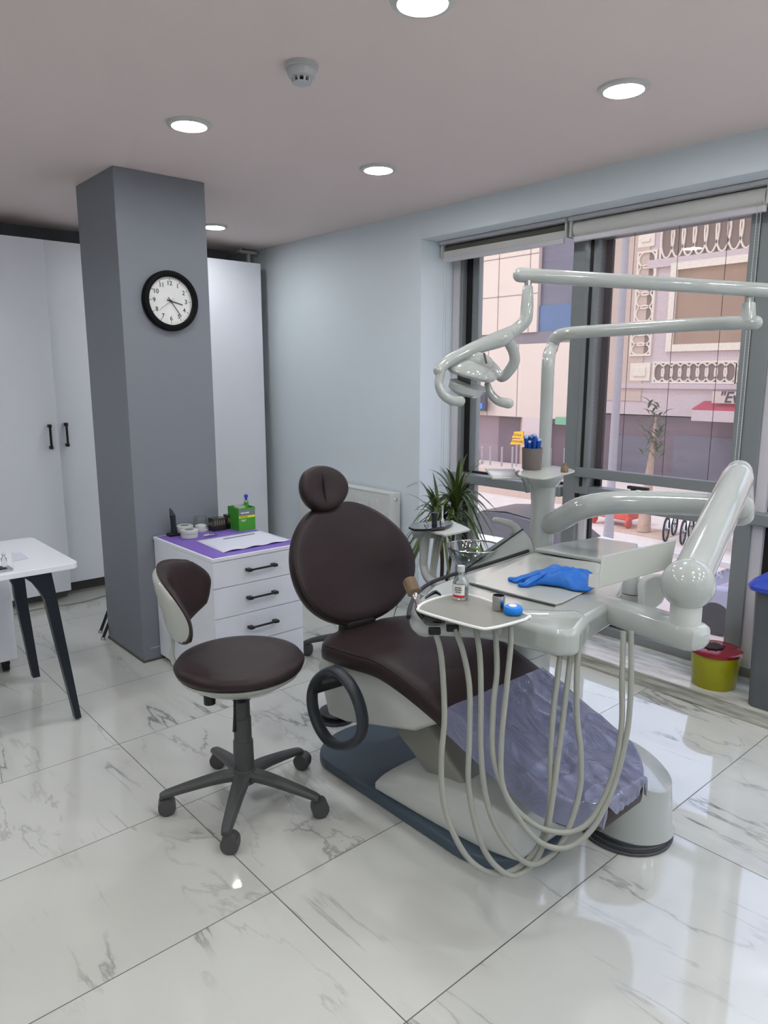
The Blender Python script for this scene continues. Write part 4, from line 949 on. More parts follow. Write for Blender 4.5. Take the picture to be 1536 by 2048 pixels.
# things standing in the holder: suction tips
c = oZ(853, 1051, hz_+.010)
one('air_syringe', MB().lathe([(.009, hz_+.0105), (.008, hz_+.016), (.003, hz_+.02), (.0035, hz_+.035), (.001, hz_+.04)], (c.x, c.y, 0), seg=14), 'steel', 'short steel nozzle in the left end of the assistant holder', 'nozzle')
c = oZ(869, 1048, hz_+.010)
one('suction_valve', MB().lathe([(.011, hz_+.0105), (.010, hz_+.04), (.013, hz_+.045), (.013, hz_+.056), (.001, hz_+.058)], (c.x, c.y, 0), seg=16), 'anthracite', 'dark grey suction valve in the middle of the assistant holder', 'valve')
c = oZ(884, 1046, hz_+.010)
one('suction_tip', MB().lathe([(.010, hz_+.0105), (.009, hz_+.024), (.005, hz_+.03), (.0055, hz_+.075), (.007, hz_+.08), (.001, hz_+.081)], (c.x, c.y, 0), seg=16), 'chrome', 'tall slim silver suction tip in the right end of the assistant holder', 'suction tip')
# ---- small shelf on the stem with mirror frame and cup
ZS = 1.222
sp_ = catmull([oZ(x, y, ZS) for x, y in ((1035, 950), (1060, 958), (1090, 960), (1125, 952), (1150, 944), (1120, 938), (1060, 940))], 4, True)
part('stem_shelf', MB().prism(sp_, (0, 0, .006)), 'offwhite', du, bevel=.002)
fr4 = [W(972, 939, DP-.08), W(1028, 939, DP-.02), W(1044, 957, DP-.04), W(985, 957, DP-.12)]
part('side_shelf_frame', MB().tube(fr4, .0045, 8, closed=True), 'white_satin', du)
part('side_shelf', MB().add(fr4, [[0, 1, 2, 3]]), 'alu_light', du, solid=.003)
part('shelf_bracket', MB().tube([W(1034, 942, DP-.04), W(1050, 962, DP-.05), W(1056, 985, DP-.04)], .009, 10, flat=.5), 'alu', du)
# ---- lamp: pole and arms
lp_ = thing('operating_light', 'white dental operating light on its long double arm above the chair', 'lamp', (PX, PY, 1.21))
DL = DP
pole = [V(PX, PY, 1.214), V(PX, PY, 1.45), V(PX, PY, oX(1100, 720, PX).z-.0), W(1104, 695, DL), W(1113, 675, DL-.01), W(1135, 667, DL-.04), W(1200, 662, DL-.08), W(1300, 655, DL-.16), W(1400, 649, DL-.25), W(1510, 645, DL-.36)]
part('pole_and_lower_arm', MB().tube(pole, .0235, 22, smooth=6, dome=True), 'white_plastic', lp_)
part('pole_joint', MB().lathe([(.0245, 1.56), (.0245, 1.563)], (PX, PY, 0), seg=30), 'label_grey', lp_)
lb = W(1140, 671, DL-.075); part('arm_label', MB().obox(lb, RT*.997+UP*.06, UP, FW, (.020, .008, .0008)), 'tray_grey', lp_)
sw = W(1094, 787, DL-.0245); part('pole_switch', MB().obox(sw, RT, UP, FW, (.013, .020, .006)), 'black', lp_, bevel=.003)
jx = W(1497, 645, DL-.35)
jt = W(1497, 577, DL-.35)
part('arm_joint', MB().tube([jx, jx.lerp(jt, .55)], [.023, .021], 20).tube([jx.lerp(jt, .5), jt], .010, 14), 'white_plastic', lp_)
u0, u1 = W(1590, 584, DL-.36), W(1040, 550, DL-.40)
part('upper_arm', MB().tube([u1, u0], .0235, 22, dome=True), 'white_plastic', lp_)
DH = DL-.40
part('swivel_pin', MB().tube([W(1056, 560, DH), W(1056, 575, DH)], .012, 16), 'chrome', lp_)
part('drop_arm', MB().tube([W(1056, 573, DH), W(1055, 590, DH), W(1054, 615, DH), W(1051, 640, DH), W(1036, 656, DH), W(1020, 668, DH-.01)], [.015, .019, .021, .021, .020, .019], 18, smooth=5), 'white_plastic', lp_)
part('light_frame', MB().tube([W(1024, 664, DH), W(1000, 678, DH-.02), W(960, 692, DH-.05), W(920, 710, DH-.08), W(890, 728, DH-.10), W(878, 741, DH-.11)], [.021, .028, .023, .019, .018, .018], 18, smooth=6, dome=True), 'white_plastic', lp_)
part('light_frame', MB().tube([W(1012, 672, DH), W(1026, 700, DH+.02), W(1029, 722, DH+.04), W(1018, 742, DH+.06), W(1003, 755, DH+.08), W(990, 738, DH+.10), W(975, 720, DH+.10)], [.022, .018, .018, .018, .016, .015, .012], 16, smooth=6, dome=True), 'white_plastic', lp_)
part('grip_handle', MB().tube([W(882, 744, DH-.11), W(878, 768, DH-.11), W(886, 788, DH-.11), W(903, 800, DH-.10), W(920, 802, DH-.09)], [.014, .014, .015, .016, .017], 16, smooth=6, dome=True), 'white_plastic', lp_)
part('grip_handle', MB().tube([W(975, 770, DH+.02), W(982, 788, DH+.02), W(997, 802, DH+.02), W(1017, 807, DH+.02)], [.011, .014, .015, .017], 16, smooth=6, dome=True), 'white_plastic', lp_)
lo_ = W(945, 741, DH-.03)
nl = (UP*.55+RT*.18+FW*-.25).normalized()
part('light_head', MB().lathe([(.001, -.012), (.094, -.015), (.103, -.004), (.100, .005), (.07, .026), (.035, .040), (.001, .042)], lo_, nl, 44, sq=(.98, .70)), 'white_plastic', lp_)
part('reflector_cap', MB().lathe([(.001, -.056), (.050, -.052), (.068, -.040), (.070, -.020), (.001, -.020)], W(940, 757, DH-.06), nl, 36, sq=(1, .72)), 'white_plastic', lp_)
part('lamp_slot', MB().obox(W(928, 759, DH-.09), RT*.9+UP*-.35, UP, FW, (.022, .006, .01)), 'black', lp_)
part('top_housing', MB().tube([W(930, 728, DH-.06), W(955, 722, DH-.06), W(972, 727, DH-.05)], [.024, .030, .024], 18, smooth=4, flat=.8, dome=True), 'white_plastic', lp_)
part('toggle', MB().tube([W(968, 706, DH-.09), W(973, 727, DH-.09)], .0032, 8), 'stool_grey', lp_)

# ---- loose things on the unit
ZR = ZT+.0312
c = oZ(921, 1196, ZR); bo_ = thing('glass_bottle', 'clear glass bottle with white cap and red-striped label on the side tray', 'bottle', (c.x, c.y, ZR))
part('glass_body', MB().lathe([(.021, ZR), (.0225, ZR+.003), (.0225, ZR+.045), (.018, ZR+.058), (.009, ZR+.066), (.009, ZR+.078), (.0075, ZR+.078), (.0075, ZR+.066), (.0165, ZR+.056), (.021, ZR+.044), (.021, ZR+.004), (.001, ZR+.003)], (c.x, c.y, 0), seg=36), 'clear_hard', bo_)
part('liquid', MB().lathe([(.0205, ZR+.0042), (.0205, ZR+.036), (.001, ZR+.036)], (c.x, c.y, 0), seg=30), 'liquid', bo_)
part('cap', MB().lathe([(.0085, ZR+.076), (.0105, ZR+.078), (.0105, ZR+.094), (.001, ZR+.095)], (c.x, c.y, 0), seg=24), 'white_satin', bo_)
def arc_band(r, z0, z1, a0, a1, n=14):
    vs, fs = [], []
    for k in range(n+1):
        a = a0+(a1-a0)*k/n; vs += [(c.x+r*math.cos(a), c.y+r*math.sin(a), z0), (c.x+r*math.cos(a), c.y+r*math.sin(a), z1)]
        if k: fs.append([2*k-2, 2*k, 2*k+1, 2*k-1])
    return MB().add(vs, fs)
va = math.atan2(-c.y, -c.x)
part('label', arc_band(.0229, ZR+.006, ZR+.044, va-1.2, va+.5), 'label_white', bo_)
part('label_stripe', arc_band(.0231, ZR+.007, ZR+.014, va-1.2, va+.5), 'label_red', bo_)
ta = va-.3; td = V(math.cos(ta), math.sin(ta), 0); tax = V(-td.y, td.x, 0)
marks('label_lettering', V(c.x, c.y, ZR+.036)+td*.0236, tax, (0, 0, 1), [.018, .021, .016], .0042, 'ink', bo_, 6)
c = oZ(997, 1219, ZR)
one('steel_cup', MB().lathe([(.0165, ZR), (.017, ZR+.001), (.017, ZR+.040), (.0155, ZR+.040), (.0155, ZR+.003), (.001, ZR+.003)], (c.x, c.y, 0), seg=32), 'steel', 'small open stainless steel cup on the side tray', 'cup')
c = oZ(1026, 1227, ZR); tp_ = thing('tape_roll', 'round bright blue dispenser with a pale disc on top, at the tray corner', 'dispenser', (c.x, c.y, ZR))
part('body', MB().lathe([(.021, ZR), (.0245, ZR+.004), (.025, ZR+.014), (.022, ZR+.020), (.001, ZR+.021)], (c.x, c.y, 0), seg=36), 'blue_plastic', tp_)
part('disc', MB().lathe([(.011, ZR+.0205), (.011, ZR+.0225), (.001, ZR+.0225)], (c.x-.001, c.y+.001, 0), seg=24), 'label_white', tp_)
# nitrile glove: palm blob with bent, unequal fingers
gv = ZT+.0072
gl = thing('nitrile_glove', 'crumpled bright blue nitrile glove lying on the console', 'glove', oZ(1110, 1160, gv))
def G(x, y, h): p = oZ(x, y, gv); p.z = gv+h; return p
go = [(525, 310), (545, 322), (590, 322), (572, 336), (600, 342), (640, 333), (700, 338), (760, 347), (800, 357), (860, 364), (890, 356), (872, 338), (872, 312), (886, 292), (870, 268), (820, 272), (790, 282), (760, 284), (700, 282), (650, 284), (625, 292), (600, 300), (560, 302), (530, 305)]
gw = catmull([oZ(780+x/2.194, 1020+y/2.194, gv) for x, y in go], 4, True)
gc = oZ(780+745/2.194, 1020+318/2.194, gv); rings = []
for k, (f_, h_) in enumerate(((1, 0), (1.0, .35), (.94, .62), (.85, .8), (.72, .92), (.58, 1.0), (.42, 1.04), (.25, 1.0), (.1, .98), (.01, .97))):
    ring = []
    for q_ in gw:
        dq = (q_-gc).length; p = gc+(q_-gc)*f_
        wn = noise.noise(Vector((p.x*38, p.y*38, 2.2))); w2 = 1-abs(noise.noise(Vector((p.x*60+4, p.y*60, 5.5))))*2.2
        hb = .040*h_*min(1, .045/max(.045, (p-gc).length*1.0))
        ring.append(V(p.x+.003*wn*(f_ > .3), p.y, gv+max(.0, hb*(1+.45*wn)+(.005*w2 if k > 1 else 0))))
    rings.append(ring)
part('palm', MB().loft(rings), 'nitrile', gl, sub=1, ang=80)
for pts, rr in (([(1076, 1160, .012), (1055, 1160, .009), (1035, 1163, .007), (1020, 1162, .006)], .0075), ([(1080, 1168, .010), (1060, 1172, .008), (1047, 1174, .006), (1040, 1173, .006)], .0075), ([(1140, 1152, .014), (1162, 1148, .010), (1179, 1152, .007)], .009), ([(1150, 1174, .010), (1165, 1180, .007), (1176, 1181, .006)], .008), ([(1128, 1170, .014), (1110, 1172, .010), (1098, 1170, .007)], .007)):
    part('finger', MB().tube([G(*p) for p in pts], [rr*1.3]+[rr]*(len(pts)-1), 10, smooth=4, flat=1.1, dome=True), 'nitrile', gl)
# cup of saliva ejectors on the stem shelf
c = oZ(1063, 938, ZS+.0062); ce = c.copy(); zc = ZS+.0065
one('brown_cup', MB().lathe([(.033, zc), (.034, zc+.002), (.036, zc+.075), (.034, zc+.075), (.032, zc+.004), (.001, zc+.004)], (c.x, c.y, 0), seg=32), 'cup_brown', 'grey-brown cup holding blue saliva ejectors on the stem shelf', 'cup')
for k in range(13):
    a = 2*PI*k/13; r_ = .022 if k < 9 else .010; lx, ly = r_*math.cos(a*1.4), r_*math.sin(a*1.4)
    hh = .118+.012*math.sin(k*2.3)
    t = thing('saliva_ejector', 'blue plastic saliva ejector standing in the grey-brown cup', 'saliva ejector', (c.x+lx, c.y+ly, zc+.005), 'saliva ejectors in the cup')
    b0 = V(c.x+lx*.7, c.y+ly*.7, zc+.0055); b1 = V(c.x+lx*1.15, c.y+ly*1.15, zc+hh-.012)
    part('tube', MB().tube([b0, b1], .0060, 10), 'straw_blue', t)
    part('tip', MB().tube([b1, b1+(b1-b0).normalized()*.006], .0055, 8), 'straw_tip', t)
c = oZ(1128, 948, ZS+.0062)
one('amber_bottle', MB().lathe([(.013, ZS+.0065), (.013, ZS+.022), (.007, ZS+.03), (.007, ZS+.036), (.001, ZS+.036)], (c.x+.045, c.y+.03, 0), seg=18), 'amber', 'small brown bottle lying behind the stem shelf', 'bottle')

# ================================================================== BINS, PLANTS
ZB = .0725
c = V(3.405, 1.432, 0); yb = thing('sharps_bin', 'yellow medical waste bin with a dark red lid on the stone sill', 'bin', (c.x, c.y, ZB))
part('body', MB().lathe([(.098, ZB), (.100, ZB+.004), (.112, ZB+.165), (.001, ZB+.165)], c, seg=48), 'yellow_bin', yb)
part('lid', MB().lathe([(.112, ZB+.163), (.118, ZB+.166), (.118, ZB+.178), (.110, ZB+.184), (.045, ZB+.188), (.045, ZB+.184), (.001, ZB+.184)], c, seg=48), 'red_lid', yb)
hv = []
for k in range(24):
    a = 2*PI*k/24; hv.append(V(c.x-.012+(.048+.007*math.sin(k*2.2))*math.cos(a), c.y+.012+(.046+.006*math.sin(k*3.1))*math.sin(a), ZB+.1885))
part('torn_opening', MB().prism(hv, (0, 0, .006)), 'dark_hole', yb)
gb_ = thing('waste_bin', 'tall dark grey waste bin with a blue lid at the right edge', 'bin', (3.42, 1.05, ZB))
bx = [V(3.30, 1.185, ZB), V(3.30, .80, ZB), V(3.52, .80, ZB), V(3.52, 1.185, ZB)]
part('body', MB().loft([rrect(3.285, .87, 3.50, 1.23, .04, ZB), rrect(3.275, .855, 3.51, 1.245, .045, ZB+.55)]), 'bin_grey', gb_, ang=50)
part('lid', MB().loft([rrect(3.255, .835, 3.53, 1.27, .06, ZB+.545), rrect(3.25, .83, 3.535, 1.275, .06, ZB+.565), rrect(3.265, .84, 3.525, 1.26, .06, ZB+.585), rrect(3.31, .89, 3.48, 1.20, .06, ZB+.63), rrect(3.37, .96, 3.42, 1.12, .02, ZB+.64)]), 'blue_lid', gb_, ang=50)
# dracaena
def blade(mb, base, az, L, droop, w, lift):
    d = V(math.cos(az), math.sin(az), 0); n = V(-d.y, d.x, 0); pts = []
    for k in range(9):
        t_ = k/8; pts.append(base+d*(L*t_*(.55+.45*t_)*lift)+V(0, 0, L*(t_*(1.15-lift*.55)-droop*t_*t_)))
    o = len(mb.v)
    for k, p in enumerate(pts):
        ww = w*math.sin(PI*min(1, .15+k/8*.85))*.5+.0006; mb.v += [p-n*ww, p+V(0, 0, -ww*.35), p+n*ww]
        if k: a = o+3*(k-1); mb.f += [[a, a+1, a+4, a+3], [a+1, a+2, a+5, a+4]]
pc_ = V(3.08, 2.98, 0)
dr = thing('dracaena_plant', 'potted dracaena with long arching striped leaves in front of the left window', 'plant', (pc_.x, pc_.y, 0))
part('pot', MB().lathe([(.10, 0), (.105, .005), (.13, .24), (.135, .25), (.12, .25), (.115, .22), (.001, .22)], pc_, seg=32), 'white_satin', dr)
part('stem', MB().tube([pc_+V(0, 0, .2), pc_+V(.01, 0, .45), pc_+V(-.01, .01, .66)], .012, 10, smooth=4).tube([pc_+V(.02, 0, .2), pc_+V(.05, -.03, .45), pc_+V(.07, -.05, .74)], .010, 10, smooth=4), 'soil', dr)
lm = MB()
for hd_, cnt in ((pc_+V(-.01, .01, .66), 62), (pc_+V(.07, -.05, .78), 62)):
    for i in range(cnt):
        u_ = random.random(); blade(lm, hd_+V(0, 0, random.uniform(-.06, .04)), random.uniform(0, 2*PI), random.uniform(.32, .52), .25+1.45*u_, .020, .35+.6*u_)
part('leaves', lm, 'leaf', dr, ang=80)
pq_ = V(2.94, 2.45, 0)
zz = thing('leafy_plant', 'small green broad-leaved plant behind the spit basin', 'plant', (pq_.x, pq_.y, 0))
part('pot', MB().lathe([(.07, 0), (.09, .2), (.095, .21), (.085, .21), (.001, .2)], pq_, seg=28), 'white_satin', zz)
lm = MB(); sm_ = MB()
for i in range(14):
    a = random.uniform(0, 2*PI); h = random.uniform(.40, .60); tip = pq_+V(.13*math.cos(a), .13*math.sin(a), h)
    sm_.tube([pq_+V(0, 0, .19), pq_+V(.03*math.cos(a), .03*math.sin(a), h*.6), tip], .003, 6, smooth=3)
    d = V(math.cos(a), math.sin(a), .5).normalized(); n = d.cross(V(0, 0, 1)).normalized(); o = len(lm.v)
    for k in range(7):
        t_ = k/6; w_ = .028*math.sin(PI*t_)**.8+.0005; p = tip+d*(.12*t_)+V(0, 0, -.05*t_*t_); lm.v += [p-n*w_+V(0, 0, .006), p, p+n*w_+V(0, 0, .006)]
        if k: b_ = o+3*(k-1); lm.f += [[b_, b_+1, b_+4, b_+3], [b_+1, b_+2, b_+5, b_+4]]
part('stems', sm_, 'leaf', zz); part('leaves', lm, 'leaf_bright', zz, ang=80)

# ================================================================== OUTSIDE
mat('street', (196, 176, 166), .85, var=.12, scale=.6, spec=.2); mat('pavement', (206, 188, 172), .85, var=.12, scale=1.5, spec=.2); mat('kerb', (198, 190, 182), .8)
mat('facade_beige', (204, 184, 168), .7, var=.03, scale=.4); mat('facade_warm', (196, 170, 152), .7, var=.05, scale=.5); mat('facade_pink', (198, 178, 174), .7, var=.05, scale=.5)
mat('joint', (146, 126, 118), .8); mat('slab_band', (120, 110, 112), .7); mat('glass_dark', (104, 98, 108), .4, var=.3, scale=.35); mat('glass_blue', (82, 98, 128), .3, var=.2, scale=.5)
mat('shop_dark', (112, 92, 96), .6, var=.2, scale=.6); mat('shop_wall', (150, 128, 130), .7, var=.12, scale=.5); mat('brick_pale', (196, 160, 140), .8, var=.2, scale=3)
mat('lattice', (226, 210, 190), .7); mat('recess', (128, 108, 96), .8, var=.1); mat('timber_panel', (158, 128, 104), .8, var=.12, scale=1)
mat('awning_red', (176, 60, 74), .7); mat('sign_black', (60, 54, 66), .5); mat('sign_yellow', (240, 178, 30), .5); mat('sign_green', (70, 150, 96), .5); mat('sign_blue', (60, 130, 220), .5); mat('sign_red', (220, 60, 70), .5)
mat('car_white', (226, 222, 222), .2, coat=.8); mat('car_grey', (140, 140, 158), .25, coat=.8); mat('car_glass', (70, 64, 66), .3, var=.1); mat('tyre', (40, 38, 40), .8); mat('bark', (186, 156, 132), .9, var=.2, scale=5)
mat('bike_metal', (120, 110, 110), .4, .5); mat('pole_grey', (168, 160, 160), .5, var=.05); mat('bike_red', (206, 86, 70), .5)
XB = 31.0
one('street', MB().box((4.2, -30, GZ-.2), (XB+6, 75, GZ)), 'street', 'pale sunlit street seen below the windows', 'street', None)['kind'] = 'structure'
del bpy.data.objects['street']['category']; del bpy.data.objects['street']['label']
struct('pavement', MB().box((18.3, -20, GZ), (XB, 70, GZ+.12)).box((4.25, -20, GZ), (10.8, 70, GZ+.12)), 'pavement')
struct('kerb', MB().box((18.1, -20, GZ), (18.3, 70, GZ+.14)).box((10.8, -20, GZ), (11.0, 70, GZ+.14)), 'kerb')
def rx(px0, py0, px1, py1, X=XB):
    a = oX(px0, py0, X); b = oX(px1, py1, X); return min(a.y, b.y), max(a.y, b.y), min(a.z, b.z), max(a.z, b.z)
def face(mb, r, x0, x1): mb.box((x0, r[0], r[2]), (x1, r[1], r[3]))
TOPZ = 13.0
yl = oX(1075, 600, XB).y; ym = oX(1185, 600, XB).y
b1 = thing('office_building', 'pale beige panelled building with blue glass bay across the street, seen through the left window', 'building', (XB+3, 28, GZ))
zs_ = oX(1000, 832, XB).z; zb1 = oX(1000, 690, XB).z; zb0 = oX(1000, 668, XB).z
part('wall', MB().box((XB, yl, zb0), (XB+6, 62, TOPZ+1)).box((XB, ym, zs_), (XB+6, 62, zb1)), 'facade_beige', b1)
part('floor_band', MB().box((XB+.1, ym, zb1), (XB+6, 62, zb0)), 'slab_band', b1)
part('shopfront', MB().box((XB+.6, ym, GZ), (XB+6, 62, zs_)), 'shop_wall', b1)
part('glass_bay', MB().box((XB+.25, ym, zb0+.9), (XB+6, yl, TOPZ-3)), 'glass_dark', b1)
part('blue_panel', MB().box((XB+.15, ym, zb0), (XB+.26, yl, zb0+1.3)), 'glass_blue', b1)
jm = MB()
for k in range(16): jm.box((XB-.01, yl+k*2.05+.5, zb0), (XB+.0, yl+k*2.05+.55, TOPZ+1))
for k in range(8): jm.box((XB-.01, yl, zb0+1.95*k+1.9), (XB, 62, zb0+1.95*k+1.95))
for k in range(22): jm.box((XB-.01, ym+k*2.05+.2, zs_), (XB, ym+k*2.05+.25, zb1))
part('panel_joints', jm, 'joint', b1)
r = rx(1035, 832, 1052, 925); part('brick_pier', MB().box((XB+.3, r[0], GZ), (XB+.9, r[1], zs_)), 'brick_pale', b1)
r = rx(985, 838, 1033, 925); part('doorway', MB().box((XB+.55, r[0], GZ), (XB+.7, r[1], zs_-.1)), 'shop_dark', b1)
r = rx(1085, 838, 1150, 925); part('doorway', MB().box((XB+.55, r[0], GZ), (XB+.7, r[1], zs_-.3)), 'shop_dark', b1)
r = rx(1045, 835, 1083, 925); part('kiosk_panel', MB().box((XB+.0, r[0], GZ+.1), (XB+.4, r[1], zs_)), 'facade_pink', b1)
r = rx(925, 783, 970, 822, XB-.5); s1 = thing('shop_sign', 'dark shop sign with red and blue marks, behind the lamp grip', 'sign', (XB-.4, r[0], r[2]))
part('board', MB().box((XB-.5, r[0], r[2]), (XB-.3, r[1]+1.2, r[3])), 'sign_black', s1)
part('red_mark', MB().box((XB-.52, r[0]+.35, r[2]+.55), (XB-.5, r[0]+1.0, r[3]-.12)), 'sign_red', s1)
part('blue_mark', MB().box((XB-.52, r[0]+.2, r[2]+.12), (XB-.5, r[0]+1.1, r[2]+.42)), 'sign_blue', s1)
part('sign_post', MB().box((XB-.3, r[0]+.2, r[2]+.3), (XB-.02, r[0]+.35, r[2]+.5)), 'joint', s1)
r = rx(1021, 861, 1045, 891, XB-1); s1 = thing('yellow_shop_sign', 'yellow lettered shoe-repair style sign above the pavement, left of the cup', 'sign', (XB-1, r[0], r[2]))
mid = (r[2]+r[3])/2; yc = (r[0]+r[1])/2
part('upper_panel', MB().prism([V(XB-1, r[0], mid), V(XB-1, r[1]-.1, mid), V(XB-1, r[1]-.25, r[3]-.05), V(XB-1, r[0], r[3])], (.1, 0, 0)), 'sign_yellow', s1)
part('lower_panel', MB().prism([V(XB-1, r[0], r[2]+.05), V(XB-1, r[1], r[2]), V(XB-1, r[1]-.15, mid-.06), V(XB-1, r[0], mid-.04)], (.1, 0, 0)), 'sign_yellow', s1)
text('sign_lettering', 'LOSTRA', .17, (XB-1.01, yc, (mid+r[3])/2-.03), (0, -1, 0), (0, 0, 1), 'sign_black', s1)
text('sign_lettering', 'AYAKKABI', .17, (XB-1.01, yc, (mid+r[2])/2), (0, -1, 0), (0, 0, 1), 'sign_black', s1)
part('sign_post', MB().tube([V(XB-.95, yc, GZ), V(XB-.95, yc, r[2]+.1)], .04, 8), 'pole_grey', s1)
mat('sign_green', (112, 160, 122), .6)
r = rx(1112, 834, 1136, 850, XB-.2)
one('green_shop_sign', MB().box((XB-.25, r[0], r[2]), (XB-.02, r[1], r[3])), 'sign_green', 'small green shop sign right of the lamp pole', 'sign')
one('red_bin', MB().lathe([(.28, GZ+.12), (.33, GZ+.95), (.3, GZ+1.0), (.001, GZ+1.0)], (oX(947, 905, 28).x, oX(947, 905, 28).y, 0), seg=20), 'bike_red', 'red street bin at the left edge of the left window view', 'bin')
for i, (px, py) in enumerate(((964, 937), (980, 938), (1003, 938), (1024, 938), (1100, 940), (1128, 940))):
    p = oZ(px, py, GZ+.12)
    b = one('bollard', MB().lathe([(.05, GZ+.12), (.05, GZ+1.15), (.06, GZ+1.17), (.06, GZ+1.22), (.001, GZ+1.25)], (p.x, p.y, 0), seg=12), 'pole_grey', 'slim metal bollard across the street, %s from the left in the left window' % ['first', 'second', 'third', 'fourth', 'fifth', 'last'][i], 'bollard', 'bollards across the street')
one('stepped_planter', MB().box((22.2, 15.0, GZ+.12), (23.2, 30, GZ+.55)).box((23.2, 15.0, GZ+.12), (24.2, 30, GZ+.95)), 'facade_warm', 'low stepped stone terrace behind the white car', 'terrace')
# ornate building
b2 = thing('ornate_building', 'pink-beige building with lattice friezes and framed panels, seen through the screened window', 'building', (XB+3, 10, GZ))
part('wall', MB().box((XB, -25, oX(1300, 830, XB).z), (XB+6, ym-.01, TOPZ)), 'facade_pink', b2)
part('lower_wall', MB().box((XB+.25, -25, GZ), (XB+6, ym-.01, oX(1300, 833, XB).z)), 'shop_dark', b2)
r = rx(1213, 480, 1282, 800); part('side_panel', MB().box((XB-.05, r[0], oX(1213, 800, XB).z), (XB, r[1], TOPZ-2)), 'facade_warm', b2)
def frieze(px0, py0, px1, py1, n, vertical=False, name='lattice_panel'):
    r = rx(px0, py0, px1, py1)
    fr_ = part(name, MB().box((XB-.04, r[0], r[2]), (XB-.005, r[1], r[3])), 'recess', b2)
    y0, y1, z0, z1 = r; b_ = .08
    m = MB().box((XB-.12, y0-b_, z0-b_), (XB, y1+b_, z0)).box((XB-.12, y0-b_, z1), (XB, y1+b_, z1+b_)).box((XB-.12, y0-b_, z0), (XB, y0, z1)).box((XB-.12, y1, z0), (XB, y1+b_, z1))
    for i in range(n):
        if vertical: c_ = V(XB-.08, (y0+y1)/2, z0+(i+.5)*(z1-z0)/n); ry, rz_ = (y1-y0)/2, (z1-z0)/n*.62
        else: c_ = V(XB-.08, y0+(i+.5)*(y1-y0)/n, (z0+z1)/2); ry, rz_ = (y1-y0)/n*.62, (z1-z0)/2
        m.tube([c_+V(0, ry*math.cos(2*PI*k/16), rz_*math.sin(2*PI*k/16)) for k in range(16)], .045, 5, closed=True)
    part('lattice', m, 'lattice', fr_)
frieze(1312, 727, 1470, 764, 9); frieze(1478, 730, 1600, 770, 6)
frieze(1330, 430, 1640, 478, 13); frieze(1281, 508, 1305, 640, 5, True); frieze(1268, 650, 1300, 708, 3, True)
for q in ((1262, 726, 1300, 762), (1278, 470, 1310, 492)):
    r = rx(*q); part('square_panel', MB().box((XB-.06, r[0], r[2]), (XB, r[1], r[3])).box((XB-.12, r[0]+.2, r[2]+.2), (XB-.05, r[1]-.2, r[3]-.2)), 'lattice', b2, bevel=.03)
r = rx(1358, 540, 1620, 680); part('framed_panel', MB().box((XB-.03, r[0], r[2]), (XB, r[1], r[3])), 'timber_panel', b2)
part('panel_frame', MB().box((XB-.15, r[0], r[3]), (XB, r[1]+.3, r[3]+.3)).box((XB-.15, r[1], r[2]), (XB, r[1]+.3, r[3])).box((XB-.15, r[0], r[2]-.3), (XB, r[1]+.3, r[2])), 'lattice', b2)
r = rx(1300, 768, 1620, 790); part('cornice', MB().box((XB-.14, r[0], oX(1400, 778, XB).z), (XB, ym-1.5, oX(1400, 768, XB).z)), 'facade_pink', b2)
r = rx(1300, 484, 1620, 500); part('cornice', MB().box((XB-.14, r[0], r[2]), (XB, r[1], r[2]+.35)), 'facade_pink', b2)
for q in ((1345, 870, 1490, 945), (1215, 870, 1300, 940)):
    r = rx(*q); part('shop_window', MB().box((XB+.15, r[0], GZ+.3), (XB+.25, r[1], r[3])), 'glass_dark', b2)
# sign "Evin
r = rx(1425, 783, 1640, 812, XB-.9); es = thing('wall_sign', 'pale sign board with dark slanted lettering above the red awning', 'sign', (XB-.9, r[1], r[2]))
part('board', MB().box((XB-.9, r[0], r[2]), (XB-.75, r[1], r[3])), 'facade_beige', es)
text('sign_lettering', '"Evin', .62, (XB-.91, oX(1468, 796, XB-.9).y, oX(1468, 796, XB-.9).z), (0, -1, 0), (0, 0, 1), 'sign_black', es, shear=.25, font_w=.012)
part('sign_bracket', MB().box((XB-.75, r[0], r[2]+.2), (XB-.16, r[0]+.2, r[2]+.4)).box((XB-.75, r[1]-.3, r[2]+.2), (XB-.16, r[1]-.1, r[2]+.4)), 'joint', es)
r = rx(1384, 815, 1600, 838, XB-1.2); aw = thing('shop_awning', 'red-edged grey shop awning under the pale lettered sign', 'awning', (XB-1.2, r[1], r[2]))
part('canopy', MB().prism([V(XB-.16, r[0], r[3]+.25), V(XB-1.2, r[0], r[2]+.25), V(XB-1.2, r[0], r[2]+.2), V(XB-.16, r[0], r[3]+.1)], (0, r[1]-r[0], 0)), 'awning_red', aw)
part('valance', MB().box((XB-1.2, r[0], r[2]-.25), (XB-1.17, r[1], r[2]+.2)), 'facade_pink', aw)
# street lamp post, tree, bikes, cars
p = oZ(1214, 1118, GZ)
one('lamp_post', MB().lathe([(.16, GZ), (.13, GZ+.8), (.11, GZ+1.2), (.09, GZ+9), (.001, GZ+9.1)], (p.x, p.y, 0), seg=16), 'pole_grey', 'tall grey street lamp post across the road, seen through the screened window', 'lamp post')
p = oZ(1287, 1064, GZ+.12); tr_ = thing('street_tree', 'small sparse street tree in front of the parked bicycles', 'tree', (p.x, p.y, GZ+.12))
part('trunk', MB().tube([V(p.x, p.y, GZ+.14), V(p.x+.05, p.y, GZ+1.2), V(p.x, p.y-.1, GZ+2.6), V(p.x, p.y-.15, GZ+3.6)], [.2, .16, .07, .02], 12, smooth=4), 'bark', tr_)
lm = MB()
for i in range(60):
    blade(lm, V(p.x+random.uniform(-.2, .2), p.y-.15+random.uniform(-.3, .3), GZ+random.uniform(2.3, 4.0)), random.uniform(0, 2*PI), random.uniform(.35, .7), .4, .09, .7)
part('foliage', lm, 'leaf', tr_)
